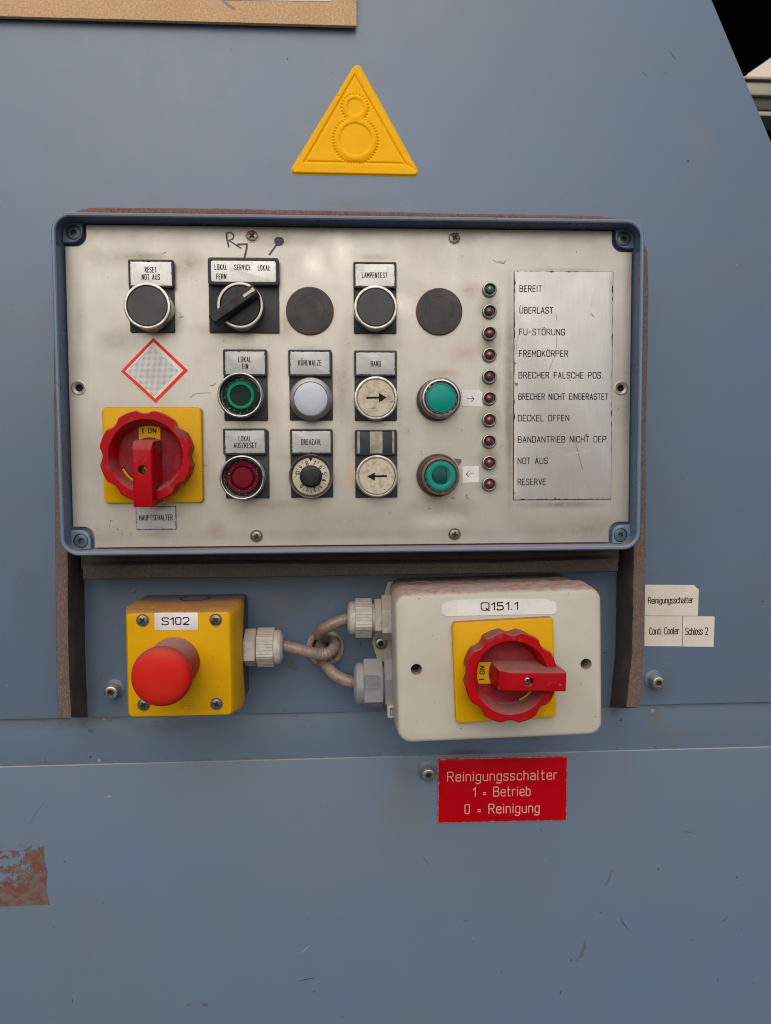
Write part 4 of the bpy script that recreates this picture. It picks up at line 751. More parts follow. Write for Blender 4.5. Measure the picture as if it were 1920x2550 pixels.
# teal lamps on the right
def teal(cx, cy, name, label, broken):
    k = 26
    if not broken:
        X0, Y0 = P(k, 470, 505, 3); c = MB(); r = 350 * .14918 / mmpx(3); c.lathe([(r - 1.0, .05), (r, .8), (r, 3.2), (r - .7, 4.2), (r - 1.6, 4.6), (r - 2, 6)], 60, jag=.004)
        o = obj(name, c, ['bezel_dark'], X0, Y0, 0, 0, cp, label)
        X, Y = P(k, 528, 475, 12); r = 345 * .14918 / mmpx(12); c = MB()
        c.lathe([(r - .9, 4), (r - .3, 7), (r, 8.5), (r, 9.6), (r - .4, 11), (r - 1.4, 11.9), (r - 2.2, 12), (r - 2.6, 11.5), (r - 2.7, 8)], 64); obj('bezel', c, ['chrome'], X, Y, 0, 0, o)
    else:
        X0, Y0 = P(k, 480, 1765, 3.5); c = MB(); r = 362 * .14918 / mmpx(3.5); c.lathe([(r, .05), (r, 2.4), (r - .6, 3.4), (r - 1.1, 3.1), (r - 1.6, 4.4), (r - 2.3, 5.0), (r - 2.6, 3)], 60)
        o = obj(name, c, ['bezel_brown'], X0, Y0, 0, 0, cp, label)
        X, Y = P(k, 520, 1782, 9); r = 322 * .14918 / mmpx(9); c = MB(); c.lathe([(r - .4, 2), (r, 7.8), (r - .3, 8.8), (r - 1.5, 9.1), (r - 1.8, 8.6), (r - 1.8, 6)], 60); obj('inner_ring', c, ['bezel_brown'], X, Y, 0, 0, o)
        t = MB(); q = [P(k, *p, .4) for p in ((740, 1480), (790, 1492), (850, 1496), (868, 1530), (850, 1570), (820, 1600), (800, 1560))]; t.loft([[(a - X0, b - Y0, z) for a, b in q] for z in (.05, .7)]); obj('lug', t, ['bezel_brown'], X0, Y0, 0, 0, o)
        X, Y = P(k, 528, 1772, 9)
    zb = 12 if not broken else 8.6
    rl = 262 * .14918 / mmpx(zb) if not broken else 268 * .14918 / mmpx(zb)
    c = MB(); c.lathe([(rl, zb - 5), (rl, zb - 1.3), (rl - .2, zb - .9)], 60, cap1=True)
    for q in range(16):
        a = 2 * math.pi * (q + .3) / 16; cx_, cy_ = (rl + .35) * math.cos(a), (rl + .35) * math.sin(a); c.prism(rr(.9, 1.2, .2, 2), zb - 3, zb - .7, .15, 1, cx=cx_, cy=cy_)
    obj('lens_base', c, ['teal_side', 'cap'], X, Y, 0, 0, o)
    r2 = rl * .90
    c = MB(); c.lathe([(r2, zb - 1.2), (r2, zb - .2), (r2 - .4, zb + .1), (r2 - .7, zb - .1), (r2 - .9, zb), (.01, zb + .1)] if not broken else [(r2, zb - 1.2), (r2 * .98, zb - .2), (r2 * .85, zb), (r2 * .66, zb - .3)], 56, cap1=not broken)
    obj('lens', c, ['teal'], X, Y, 0, 0, o)
    if broken:
        c = MB(); c.lathe([(r2 * .67, zb - .35), (r2 * .6, zb - 1.3), (.01, zb - 1.5)], 48); obj('lens_floor', c, ['teal'], X, Y, 0, 0, o)
        x2, y2, w2, h2, _ = rect(k, 365, 1628, 632, 1932, zb - 1.1); c = MB(); c.prism(rr(w2, h2, 2.6, 5), -.4, 0.05, .2); M['teal_deep'] = mat('teal_window', (0.0, 0.045, 0.040), .35, spec=.2, var=(400, (0.0, 0.085, 0.072), .45, .65))
        obj('lamp_window', c, ['teal_deep'], x2, y2, zb - .9, 0, o)
M['bezel_dark'] = mat('dark_collar', (0.10, 0.092, 0.085), .45, .5, dust=.6, dustcol=(.25, .2, .17))
teal(0, 0, 'indicator_lamp', 'bright teal lamp with chrome bezel beside the right arrow tag', False)
teal(0, 0, 'indicator_lamp', 'teal lamp missing its chrome bezel beside the left arrow tag', True)
# small LEDs
words = ['BEREIT', 'ÜBERLAST', 'FU-STÖRUNG', 'FREMDKÖRPER', 'BRECHER FALSCHE POS.', 'BRECHER NICHT EINGERASTET', 'DECKEL OFFEN', 'BANDANTRIEB NICHT DEP.', 'NOT AUS', 'RESERVE']
lb = MB(); lb.lathe([(4.75, .03), (4.7, 1.6), (4.35, 2.3), (3.95, 2.45), (3.6, 2.2)], 40, 0, cap1=False); lb.lathe([(3.6, 2.2), (3.3, .6), (.01, .5)], 40, 1)
lbm = lb.mesh('led_bezel', [M['satin'], M['led_in']]); dm = MB(); dm.lathe([(2.65, .4), (2.65, 1.0), (2.45, 1.9), (1.9, 2.55), (1.0, 2.95), (.01, 3.05)], 32); dmr = [dm.mesh('led', [M[q]]) for q in ('led_red', 'led_red_b', 'led_red_c')]; dmg = dm.mesh('led', [M['led_green']])
for i, wd_ in enumerate(words):
    x, y = 69.98, 137.77 - 14.044 * i
    if i == 0: lbl = 'small dark green lamp at the top of the lamp column beside BEREIT'
    else: lbl = 'small dark red lamp beside the word ' + wd_
    o = obj('led_lamp', lbm, None, x, y, 0, R(rnd.uniform(0, 360)), cp, lbl); ld = obj('led', dmg if i == 0 else dmr[(i * 7) % 3], None, x + rnd.uniform(-.25, .25), y + rnd.uniform(-.25, .25), rnd.uniform(-.35, .1), 0, o)
    ld.matrix_basis = ld.matrix_basis @ Matrix.Rotation(R(rnd.uniform(-7, 7)), 4, 'X') @ Matrix.Rotation(R(rnd.uniform(-7, 7)), 4, 'Y')
# legend table
tl, tr_, br_, bl_ = P(3, 563, 540, 1), P(3, 1322, 545, 1), P(6, 1296, 937, 1), P(6, 550, 937, 1)
lx, ly = (tl[0] + tr_[0] + br_[0] + bl_[0]) / 4, (tl[1] + tr_[1] + br_[1] + bl_[1]) / 4; lw = (tr_[0] - tl[0] + br_[0] - bl_[0]) / 2; lh = (tl[1] + tr_[1] - bl_[1] - br_[1]) / 2
t = MB(); t.prism(rr(lw + .5, lh + .5, .2, 2), .05, .5, .05, 1); t.prism(jagged(lw, lh, .16, 60, 3), .5, 1.0, .08, 0)
lg = obj('legend_table', t, ['legend', 'black'], lx, ly, 0, 0, cp, 'tall brushed alloy plate engraved with ten status words')
L = MB(); rows = [(3, 597, 770, 675), (3, 597, 857, 841), (3, 595, 947, 1008), (3, 593, 972, 1174), (3, 590, 1238, 1340), (6, 588, 1280, 147), (6, 586, 980, 312), (6, 585, 1278, 475), (6, 583, 815, 640), (6, 583, 801, 802)]
for wd_, (k, x0, x1, yc) in zip(words, rows):
    a, c = P(k, x0, yc, 1.1), P(k, x1, yc, 1.1); stroke(L, wd_, a[0] - lx, c[0] - lx, (a[1] + c[1]) / 2 - ly, 3.8, .50, 1.08, gap=1.9)
obj('lettering', L, ['ink'], lx, ly, 0, 0, lg, smooth=False)
L = MB(); zz = 1.12
for k, pts, wd_, mi in ((6, ((1022, 485), (1050, 580), (1083, 710)), .32, 0), (6, ((585, 504), (700, 535), (900, 562)), .25, 1), (6, ((940, 600), (1040, 578), (1142, 563)), .28, 1), (6, ((925, 573), (950, 572)), .2, 1),
                        (3, ((884, 1010), (884, 1110), (865, 1200), (828, 1290)), .22, 0), (3, ((1183, 670), (1140, 850), (1100, 1010)), .2, 1), (3, ((1150, 868), (1168, 890)), .4, 0), (3, ((585, 1030), (575, 1110), (572, 1180)), .25, 0), (3, ((881, 880), (882, 920)), .2, 0)):
    q = [P(k, *p, zz) for p in pts]; L.ribbon([(a - lx, b - ly) for a, b in q], wd_, zz, mi)
for k, x, y, s_ in ((6, 1113, 440, .7), (3, 575, 1410, 1.1), (3, 795, 1222, .35), (6, 915, 788, .3), (6, 838, 100, .3), (3, 567, 1250, .5), (3, 566, 1075, .4), (6, 868, 925, .5), (3, 990, 1380, .3), (6, 560, 890, .5)):
    q = P(k, x, y, zz); blob(L, q[0] - lx, q[1] - ly, s_, s_, zz, 0, 0)
obj('scratches', L, ['scratch', 'scratch_light'], lx, ly, 0, 0, lg, smooth=False)['kind'] = 'stuff'
# paper tags with arrows
def sticker(nm, k, pts, z, th, key, label, cat, parent=None, group=None):
    q = [P(k, *p, z) for p in pts]; cx = sum(a for a, b in q) / len(q); cy = sum(b for a, b in q) / len(q)
    b = MB(); b.loft([[(x - cx, y - cy, zz_) for x, y in q[::-1]] for zz_ in (0, th)], 0, False, True)
    o = obj(nm, b, [key], cx, cy, z - th, 0, parent, smooth=False)
    if parent is None: tag(o, label, cat, group)
    elif label: o['label'] = label
    return o, cx, cy
for pts, ar, lbl in ((((1275, 80), (1388, 80), (1396, 88), (1408, 95), (1411, 189), (1274, 187)), ((1308, 137), (1356, 137), (1338, 119), (1338, 156)), 'small white paper tag with arrow pointing right, clipped corner, beside the upper teal lamp'),
                     (((1283, 575), (1385, 572), (1388, 678), (1280, 683)), ((1350, 624), (1304, 627), (1322, 608), (1324, 645)), 'small white paper tag with arrow pointing left beside the lower teal lamp')):
    o, cx, cy = sticker('arrow_tag', 5, pts, .3, .2, 'white', lbl, 'label', None, 'white arrow tags'); q = [P(5, *p, .4) for p in ar]; q = [(a - cx, b - cy) for a, b in q]
    L = MB(); L.ribbon([q[0], q[1]], .33, .3); L.ribbon([q[2], q[1], q[3]], .33, .32); obj('arrow_print', L, ['print'], cx, cy, .1, 0, o, smooth=False)
# HAUPTSCHALTER tag
x, y, w_, h_, _ = rect(4, 620, 835, 881, 987, .8); t = MB(); t.prism(rr(w_, h_, .3, 2), .02, .45, .05, 1); t.prism(jagged(w_ - .5, h_ - .5, .13, 26, 9), .45, .8, .06, 0)
o = obj('legend_plate', t, ['tag', 'black'], x, y, 0, 0, cp, 'small alloy plate engraved HAUPTSCHALTER below the main switch')
L = MB(); a, c = P(4, 642, 909, .9), P(4, 859, 909, .9); stroke(L, 'HAUPTSCHALTER', a[0] - x, c[0] - x, a[1] - y, 3.4, .42, .88, gap=2.8); obj('lettering', L, ['ink'], x, y, 0, 0, o, smooth=False)
# marker scribbles
L = MB(); zz = .12
for k, pts, wd_, mi in ((24, ((480, 0), (495, 130), (528, 262)), 1.1, 0), (24, ((480, 2), (570, -10), (625, 40), (610, 110), (525, 142)), .9, 0), (24, ((525, 142), (610, 190), (680, 240), (752, 283)), .9, 0),
                        (24, ((690, 218), (780, 215), (872, 212), (862, 300), (848, 370), (825, 455)), 1.3, 0), (24, ((1415, 240), (1350, 330), (1297, 408)), 1.2, 0)):
    q = [P(k, *p, zz) for p in pts]; q2 = []
    for i in range(len(q) - 1): q2 += [tuple(q[i][c] * (1 - t / 4) + q[i + 1][c] * t / 4 for c in (0, 1)) for t in range(4)]
    L.ribbon(q2 + [q[-1]], wd_, zz, mi); zz += .012
X, Y = P(24, 1478, 160, .2); pts = [P(24, *p, .2) for p in ((1385, 120), (1410, 88), (1470, 72), (1530, 82), (1568, 130), (1572, 180), (1535, 225), (1480, 248), (1425, 238), (1388, 190))]
L.poly(pts[::-1], .2, 1)
obj('marker_scribble', L, ['marker', 'marker_dark'], 0, 0, 0, 0, cp, smooth=False)
# pits, scratches and dirt specks on the face plate
L = MB()
def fspeck(k, x, y, sx, sy, n=5, s_=.35, mi=0):
    for _ in range(n):
        q = P(k, x + rnd.gauss(0, sx), y + rnd.gauss(0, sy), .1); r1 = s_ * rnd.uniform(.4, 1.2); blob(L, q[0], q[1], r1 * rnd.uniform(.6, 1.8), r1 * rnd.uniform(.5, 1), .1 + rnd.uniform(0, .04), rnd.uniform(0, 3), mi, 7)
for a in ((4, 462, 930, 8, 4, 7, .3), (4, 455, 962, 8, 3, 6, .3), (4, 500, 985, 8, 4, 6, .3), (4, 537, 1015, 8, 4, 7, .3), (4, 372, 987, 4, 3, 4, .25), (5, 1018, 498, 6, 12, 9, .25), (5, 1308, 765, 3, 8, 5, .5), (5, 1218, 785, 5, 3, 4, .5),
          (5, 500, 130, 30, 70, 40, .22), (5, 490, 330, 30, 90, 22, .2), (5, 880, 700, 12, 50, 16, .3), (5, 870, 400, 14, 90, 18, .25), (5, 935, 350, 8, 6, 5, .3), (5, 540, 620, 10, 50, 14, .25), (5, 1060, 850, 6, 4, 3, .4), (5, 820, 882, 9, 3, 4, .3),
          (1, 960, 410, 30, 8, 8, .22), (1, 990, 500, 26, 14, 8, .2), (1, 1180, 910, 26, 12, 7, .25), (1, 920, 745, 12, 8, 6, .3), (2, 480, 1120, 30, 60, 34, .2), (2, 800, 960, 60, 5, 8, .2), (4, 1150, 150, 30, 90, 12, .25),
          (2, 1310, 560, 20, 18, 9, .25), (3, 1036, 395, 4, 5, 3, .3), (3, 150, 422, 4, 4, 3, .3), (6, 1353, 238, 5, 3, 3, .5), (4, 230, 395, 3, 3, 2, .5), (6, 155, 412, 3, 3, 3, .3), (5, 790, 305, 35, 6, 22, .2)): fspeck(*a)
for k, pts, wd_ in ((4, ((975, 130), (1000, 108), (1050, 100), (1110, 100)), .3), (4, ((1103, 55), (1125, 50), (1138, 40)), .3), (1, ((790, 345), (805, 340), (818, 330)), .3), (1, ((905, 735), (925, 755), (900, 755)), .3), (3, ((395, 455), (430, 475), (478, 482), (492, 460)), .3),
                    (2, ((1510, 390), (1550, 403), (1560, 385)), .25), (1, ((1100, 1200), (1120, 1200), (1135, 1185)), .3), (4, ((1060, 570), (1070, 575), (1082, 568)), .3), (6, ((440, 550), (455, 530), (470, 520)), .25), (4, ((585, 1010), (590, 1025)), .3)):
    q = [P(k, *p, .12) for p in pts]; L.ribbon(q, wd_, .13, 0)
for _ in range(110):
    x, y = rnd.uniform(PL + 3, PR - 3), rnd.uniform(PB + 3, PT - 3); blob(L, x, y, rnd.uniform(.08, .25), rnd.uniform(.08, .22), .09, 0, 0, 6)
obj('surface_wear', L, ['scratch'], 0, 0, 0, 0, cp, smooth=False)['kind'] = 'stuff'

# ---- diamond hazard sticker
q = [P(1, 523, 1105, .4), P(1, 733, 887, .4), P(1, 957, 1098, .4), P(4, 748, 165, .4)]
cx, cy = sum(a for a, b in q) / 4, sum(b for a, b in q) / 4; q = [(a - cx, b - cy) for a, b in q]
t = MB(); t.loft([[(a, b, z) for a, b in q[::-1]] for z in (.03, .28)]); ds = tag(obj('hazard_sticker', t, ['orange'], cx, cy, .1, 0, smooth=False), 'diamond sticker with red border and faded dotted centre above the main switch', 'sticker')
t = MB(); t.loft([[(a * .87, b * .87, z) for a, b in q[::-1]] for z in (.28, .34)]); obj('sticker_field', t, ['white'], cx, cy, .1, 0, ds, smooth=False)
t = MB(); ext = max(b for a, b in q) * .80; st = .76; n_ = int(ext / st) + 1
for i in range(-n_, n_ + 1):
    for j in range(-n_, n_ + 1):
        u_, v_ = i * st + .2, j * st
        if abs(u_ + 1.2) + abs(v_ + .5) < ext * .985: t.add([(u_ + (.25 * math.cos(a)), v_ + .25 * math.sin(a), .37) for a in (0, 1.05, 2.09, 3.14, 4.19, 5.24)], [(0, 1, 2, 3, 4, 5)])
M['dots'] = mat('faded_print_dots', (0.20, 0.20, 0.18), .7, spec=.1); obj('dot_print', t, ['dots'], cx, cy, .1, R(0), ds, smooth=False)['kind'] = 'stuff'

# ================================================================ rotary switches
def rotary(parent, name, label, px, py, w_, h_, rot, z0, handle, ringc, rring, hr):
    """yellow plate at (px,py); handle = direction of the handle in radians"""
    b = MB(); b.prism(rr(w_, h_, 2.6, 5), 0, 4.4, 1.0)
    part = obj(name, b, ['yellow'], px, py, z0 + .05, rot, parent, label) if name else None
    X, Y = ringc; f = MB(); n = 288; hz = hr - z0
    def outl(i, zz, s=1):
        p = []
        for k in range(n):
            a = 2 * math.pi * k / n; d = ((math.degrees(a - handle) + 22.5) % 45) - 22.5      # notches every 45 deg from handle axis
            nd = 0
            if abs(d) < 11: nd = 2.15 * (math.cos(d / 11 * math.pi / 2)) ** 1.0
            r_ = (rring - i - nd) * s; p.append((r_ * math.cos(a), r_ * math.sin(a), zz))
        return p
    def circ(r_, zz): return [(r_ * math.cos(2 * math.pi * k / n), r_ * math.sin(2 * math.pi * k / n), zz) for k in range(n)]
    f.loft([outl(1.2, 4.3), outl(.5, hz - 2.4), outl(0, hz - 1.3), outl(.1, hz - .6), outl(.75, hz), circ(rring * .80, hz + .1), circ(rring * .785, hz - .4), circ(rring * .73, hz - 4), circ(rring * .685, hz - 10.6), circ(rring * .66, hz - 11)], 0, False, False)
    ro = obj('rotary_ring', f, ['red'], X, Y, z0, 0, part)
    w2 = MB(); w2.lathe([(rring * .662, hz - 11.0), (.01, hz - 10.9)], 72); obj('well', w2, ['red_well'], X, Y, z0, 0, part)
    # handle: bar over the ring with a sloped back end
    ru = rring; hb = MB(); hw = 5.9; zt = hz + 8.8; x0 = -ru * .33; x1 = ru * 1.10
    def hl(z, xs, xe_, w0): return [(xs, -w0, z), (xe_, -w0, z), (xe_, w0, z), (xs, w0, z)]
    def rl(z, xs, xe_, w0, r_=.9):
        c = ((xs + xe_) / 2); return [(x + c, y, z) for x, y in rr(xe_ - xs, 2 * w0, r_, 4)(0)]
    hb.loft([rl(hz - 11, x0 - 1.2, x1 - 2.6, hw + 1.7), rl(hz - 6, x0 - .6, x1 - 1.6, hw + 1.0), rl(zt - 5.0, x0 + .2, x1 - .1, hw + .3), rl(zt - 3.6, x0 + .6, x1, hw + .1), rl(zt - 1.0, x0 + 4.2, x1, hw), rl(zt - .25, x0 + 5.4, x1 - .3, hw - .35), rl(zt, x0 + 6.2, x1 - .9, hw - .8)], 0, False, True)
    hm = hb.mesh('handle', [M['red']]); k = MB(); k.lathe([(2.75, zt - 6), (2.75, zt + 2)], 32, cap0=True, cx=ru * .30)
    hm = cut(hm, k.mesh('c', [M['red']]))
    ho = obj('handle', hm, None, X, Y, z0, handle, part)
    s = obj('handle_screw', cross_screw_mesh(2.45, 'screw', 'zinc' if z0 > 10 else 'screwhead'), None, X + math.cos(handle) * ru * .30, Y + math.sin(handle) * ru * .30, z0 + zt - (4.8 if z0 < 10 else 3.4), R(30), part)
    # ON window opposite the handle and the small slot
    ho2 = handle + math.pi; r0, r1 = ru * .42, ru * .70; t = MB(); wn = ru * .235
    arc0 = [(math.sqrt(max(r0 * r0 - y * y, 0)), y) for y in [wn * (1 - 2 * i / 8) for i in range(9)]]; arc1 = [(min(math.sqrt(max(r1 * r1 - y * y, 0)), r1), y) for y in [-wn * (1 - 2 * i / 8) for i in range(9)]]
    t.loft([[(x, y, z) for x, y in (arc0 + arc1)[::-1]] for z in (-.3, .12)]); wo = obj('position_window', t, ['yellow'], X, Y, z0 + hz - 10.95, ho2, part, smooth=False)
    fr_ = -math.pi / 2
    L = MB(); stroke(L, 'ON', -.9, 4.3, 0, 2.7, .62, 0, gap=2.6)
    L.ribbon([(-4.0, -1.4), (-4.0, 1.6)], .75, .02)
    # rotate text so that it reads facing outwards from the axis
    cc, ss = math.cos(fr_), math.sin(fr_); rm = (r0 + r1) / 2
    L.v = [((x * cc - y * ss) + rm, x * ss + y * cc, z) for x, y, z in L.v]
    obj('lettering', L, ['ink'], X, Y, z0 + hz - 10.75, ho2, wo, smooth=False)
    t = MB(); a0, a1 = R(-70), R(-33)      # slot beside the handle
    sa = [handle + R(s_) for s_ in ((-62, -30) if z0 < 10 else (-55, -25))]
    sg = -1
    arcp = [(ru * .66 * math.cos(handle + R(a)), ru * .66 * math.sin(handle + R(a))) for a in np.linspace(-64, -34, 8)]
    t.ribbon(arcp, 3.2, .1, 1); t.ribbon([(p[0] * .985, p[1] * .985) for p in arcp[0:8]], 1.3, .35, 0)
    obj('position_slot', t, ['yellow', 'dark'], X, Y, z0 + hz - 10.8, 0, part, smooth=False)
    # faint moulded letters on the floor of the well
    Zf = z0 + hz - 10.8
    for tx, a in (('OFF', 90), ('ON', -90)):
        L = MB()
        l2 = MB(); stroke(l2, tx, -3.2, 3.2, 0, 2.4, .28, 0); ca = handle + math.pi + R(a); rm2 = ru * .52
        for (x, y, z) in l2.v: L.v.append((rm2 * math.cos(ca) + x * math.cos(ca - math.pi / 2 + .0) - y * math.sin(ca - math.pi / 2), rm2 * math.sin(ca) + x * math.sin(ca - math.pi / 2) + y * math.cos(ca - math.pi / 2), z))
        o_ = len(L.v) - len(l2.v); L.f += [tuple(i + o_ for i in f_) for f_ in l2.f]; L.m += l2.m
        obj('moulded_letters', L, ['red'], X, Y, Zf, 0, part, smooth=False)
    return part
x, y, w_, h_, ro = quad(21, (80, 90), (1545, 75), (1590, 1490), (115, 1515), 4)
rc = P(21, 728, 805, 21.5); rotary(cp, 'main_switch', 'red rotary main switch with vertical handle on yellow plate', x, y, w_, h_, 0, 0, R(-90), rc, 28.4, 21.5)

# ================================================================ emergency stop box
HF = 12.0
xf, yf, wf, hf, rf = quad(11, (566, 428), (1228, 420), (1240, 1095), (572, 1100), HF)
es = tag(empty('emergency_stop_box', xf, yf, HW), 'yellow emergency stop box S102 with red mushroom button at the lower left', 'emergency stop', None)
bx0, by0 = P(11, 1365, 318, HW); bxl = P(11, 668, 318, HW)[0]
W2, H2 = wf + 9.5, hf + 5; b = MB(); z0 = 0
b.prism(rr(W2 - 1.0, H2 - 1.0, 3, 4), 0, 33, .3)
M['base_grey'] = mat('grey_box_base', (.085, .08, .078), .55, spec=.25, dust=.9, dustcol=(.20, .16, .145))
ebase = obj('box_base', b, ['base_grey'], xf, yf - .5, HW, 0, es)
c = MB(); n = 15
def cov(wd2, ht2, r_, z, bulge):
    p = []; W, H = wd2 / 2, ht2 / 2
    def zz(t): return z + bulge * (1 - (2 * t - 1) ** 2)
    cor = [(W - r_, H - r_, 0), (-W + r_, H - r_, 90), (-W + r_, -H + r_, 180), (W - r_, -H + r_, 270)]
    for i, (cx, cy, a0) in enumerate(cor):
        p += [(cx + r_ * math.cos(R(a0 + 22.5 * k)), cy + r_ * math.sin(R(a0 + 22.5 * k)), z) for k in range(5)]
        nx_ = cor[(i + 1) % 4]; s0 = (cx + r_ * math.cos(R(a0 + 90)), cy + r_ * math.sin(R(a0 + 90))); s1 = (nx_[0] + r_ * math.cos(R(a0 + 90)), nx_[1] + r_ * math.sin(R(a0 + 90)))
        p += [(s0[0] + (s1[0] - s0[0]) * k / n, s0[1] + (s1[1] - s0[1]) * k / n, zz(k / n)) for k in range(1, n)]
    return p
D = HF - HW
c.loft([cov(W2, H2, 3.5, D - 34, 11), cov(W2 + .2, H2 + .2, 3.5, D - 16, 0), cov(wf + 3.2, hf + 1.2, 3.2, D - 3.5, 0), cov(wf + 1.2, hf + .4, 3.0, D - 1.2, 0), cov(wf - .4, hf - .8, 2.4, D - .25, 0), cov(wf - 2, hf - 2.4, 2, D, 0)], 0, False, True)
cov_ = obj('box_cover', c, ['yellow'], xf, yf - .5, HW, 0, es)
me = cross_screw_mesh(3.5)
for q in ((663, 483), (1137, 480), (1142, 1025), (670, 1031)):
    X, Y = P(11, *q, HF + .5); s_ = obj('cover_screw', me, None, X, Y, HF + .1, R(rnd.uniform(0, 90)), es)
    c = MB(); c.lathe([(4.1, 0), (4.0, .35), (3.6, .2)], 32, cap1=False); obj('screw_recess', c, ['smudge'], X, Y, HF + .02, 0, s_)
# knock-out on top
kx, ky = P(11, 975, 347, -31); c = MB(); c.lathe([(10.4, -.2), (10.4, .8), (9.6, .9), (9.2, .1), (.01, .1)], 48, axis='y'); o = obj('knockout', c, ['holder'], xf + 3, yf - .5 + (H2 - 1.4) / 2, -28, 0, es)
# label
x, y, w_, h_, ro = quad(11, (740, 432), (1021, 430), (1025, 543), (743, 545), HF + .2)
c = MB(); c.prism(rr(w_, h_, .8, 3), 0, .25, .05); lab = tag(obj('name_label', c, ['white'], x, y, HF + .02, ro), 'white label reading S102 on the yellow emergency stop box', 'label')
a0, a1 = P(11, 788, 513, HF), P(11, 968, 458, HF); font('S102', a0[0] - x, a1[0] - x, a0[1] - y, a1[1] - y, .33, lab, x=x, y=y, h=HF + .02, wd=.75)
# mushroom
mx, my = P(11, 868, 752, HF); hx_, hy_ = P(11, 775, 860, HF + 39)
print('mush', mx, my, hx_, hy_, 197 * .38415 / mmpx(HF + 39))
hx_, hy_ = (hx_ * .85 + mx * .15), (hy_ * 1.05 - my * .05)
rm = 197 * .38415 / mmpx(HF + 36)
c = MB(); c.lathe([(rm * .90, 0), (rm * .90, 2.0), (rm * .88, 14), (rm * .86, 28)], 64, cap1=False); ms = obj('mushroom_button', c, ['mushroom_shaft'], hx_ * .5 + mx * .5, hy_ * .5 + my * .5, HF, 0, es)
c = MB(); c.lathe([(rm * .86, 27.6), (rm * .95, 29.5), (rm, 32), (rm * .995, 34), (rm * .96, 36.2), (rm * .88, 38), (rm * .74, 39.2), (rm * .5, 40.0), (rm * .25, 40.3), (.01, 40.4)], 72); obj('mushroom_head', c, ['mushroom'], hx_, hy_, HF, 0, ms)
# oval maker mark, moulded
L = MB(); ox, oy = P(11, 957, 1031, HF); w1 = 49 * .38415 / mmpx(HF); h1 = 30 * .38415 / mmpx(HF)
L.ribbon([(w1 * math.cos(a), h1 * math.sin(a)) for a in np.linspace(0, 2 * math.pi, 33)], .28, 0); L.ribbon([(-w1 * .6, -h1 * .4), (-w1 * .6, h1 * .45), (-w1 * .1, h1 * .45)], .28, .02); L.ribbon([(-w1 * .6, 0), (w1 * .2, 0)], .28, .03)
L.ribbon([(w1 * .1, h1 * .5), (w1 * .6, h1 * .3), (w1 * .6, -h1 * .3), (w1 * .1, -h1 * .5), (w1 * .1, h1 * .5)], .28, .04)
M['emboss'] = mat('moulded_mark', (.34, .20, .02), .6); obj('moulded_mark', L, ['emboss'], ox, oy, HF + .08, 0, es, smooth=False)

# ================================================================ cable glands (axis along x)
def gland(name, parent, xw, y, h, dirn, segs, key):
    """segs: list of (kind, x0, x1, r); x measured away from the box wall"""
    def L(xx, r_, n, jag=0, rot=0): return [(dirn * xx, r_ * (1 + (jag if i % 2 else -jag)) * math.cos(2 * math.pi * i / n + rot), r_ * (1 + (jag if i % 2 else -jag)) * math.sin(2 * math.pi * i / n + rot)) for i in range(n)]
    g0 = None
    for kind, a, b_, r_ in segs:
        m_ = MB(); nm = {'hex': 'hex_flange', 'nut': 'ribbed_nut', 'dome': 'dome', 'neck': 'neck', 'flat': 'hex_nut'}[kind]
        if kind == 'hex': m_.loft([L(a, r_ * .96, 6, rot=.12), L(a + .5, r_, 6, rot=.12), L(b_ - .5, r_, 6, rot=.12), L(b_, r_ * .95, 6, rot=.12)], 0, True, True)
        if kind == 'flat': m_.loft([L(a, r_ * .96, 6, rot=.0), L(a + .5, r_, 6), L(b_ - .5, r_, 6), L(b_, r_ * .94, 6)], 0, True, True)
        if kind == 'neck': m_.loft([L(a, r_, 32), L(b_, r_, 32)], 0, True, True)
        if kind == 'nut':
            def N(xx, s_): 
                p = []
                for i in range(144):
                    t = 2 * math.pi * i / 144; ap = math.cos(math.pi / 6) / math.cos(((t + .2) % (math.pi / 3)) - math.pi / 6); q = r_ * min(ap * 1.04, 1.0) * s_ * (1.0 + (.012 if (i // 2) % 2 else -.012)); p.append((dirn * xx, q * math.cos(t), q * math.sin(t)))
                return p
            m_.loft([N(a, .97), N(a + .4, 1), N(b_ - .6, 1), N(b_, .95)], 0, True, True)
        if kind == 'dome': m_.loft([L(a, r_ * .98, 40), L(a + (b_ - a) * .45, r_, 40), L(a + (b_ - a) * .7, r_ * .95, 40), L(a + (b_ - a) * .9, r_ * .82, 40), L(b_, r_ * .66, 40), L(b_, r_ * .42, 40), L(b_ - 1.5, r_ * .38, 40)], 0, True, True)
        if g0 is None: g0 = obj(name, m_, [key], xw, y, h, 0, parent, ang=25)
        else: obj(nm, m_, [key], xw, y, h, 0, g0, ang=25)
    return g0
HGL = -22.0
x0, y0 = P(11, 1338, 657, HGL); X_ = lambda k, x: P(k, x, 600, HGL)[0]
s1 = lambda x: X_(11, x) - x0
g1 = gland('cable_gland', es, x0, y0, HGL, 1, [('flat', -1, s1(1404), 13.0), ('neck', s1(1404), s1(1409), 9), ('nut', s1(1409), s1(1520), 13.2), ('dome', s1(1520), s1(1576), 11.8)], 'gland')
g1['label'] = 'pale grey cable gland on the right side of the box'
g1end = (x0 + s1(1560), y0)

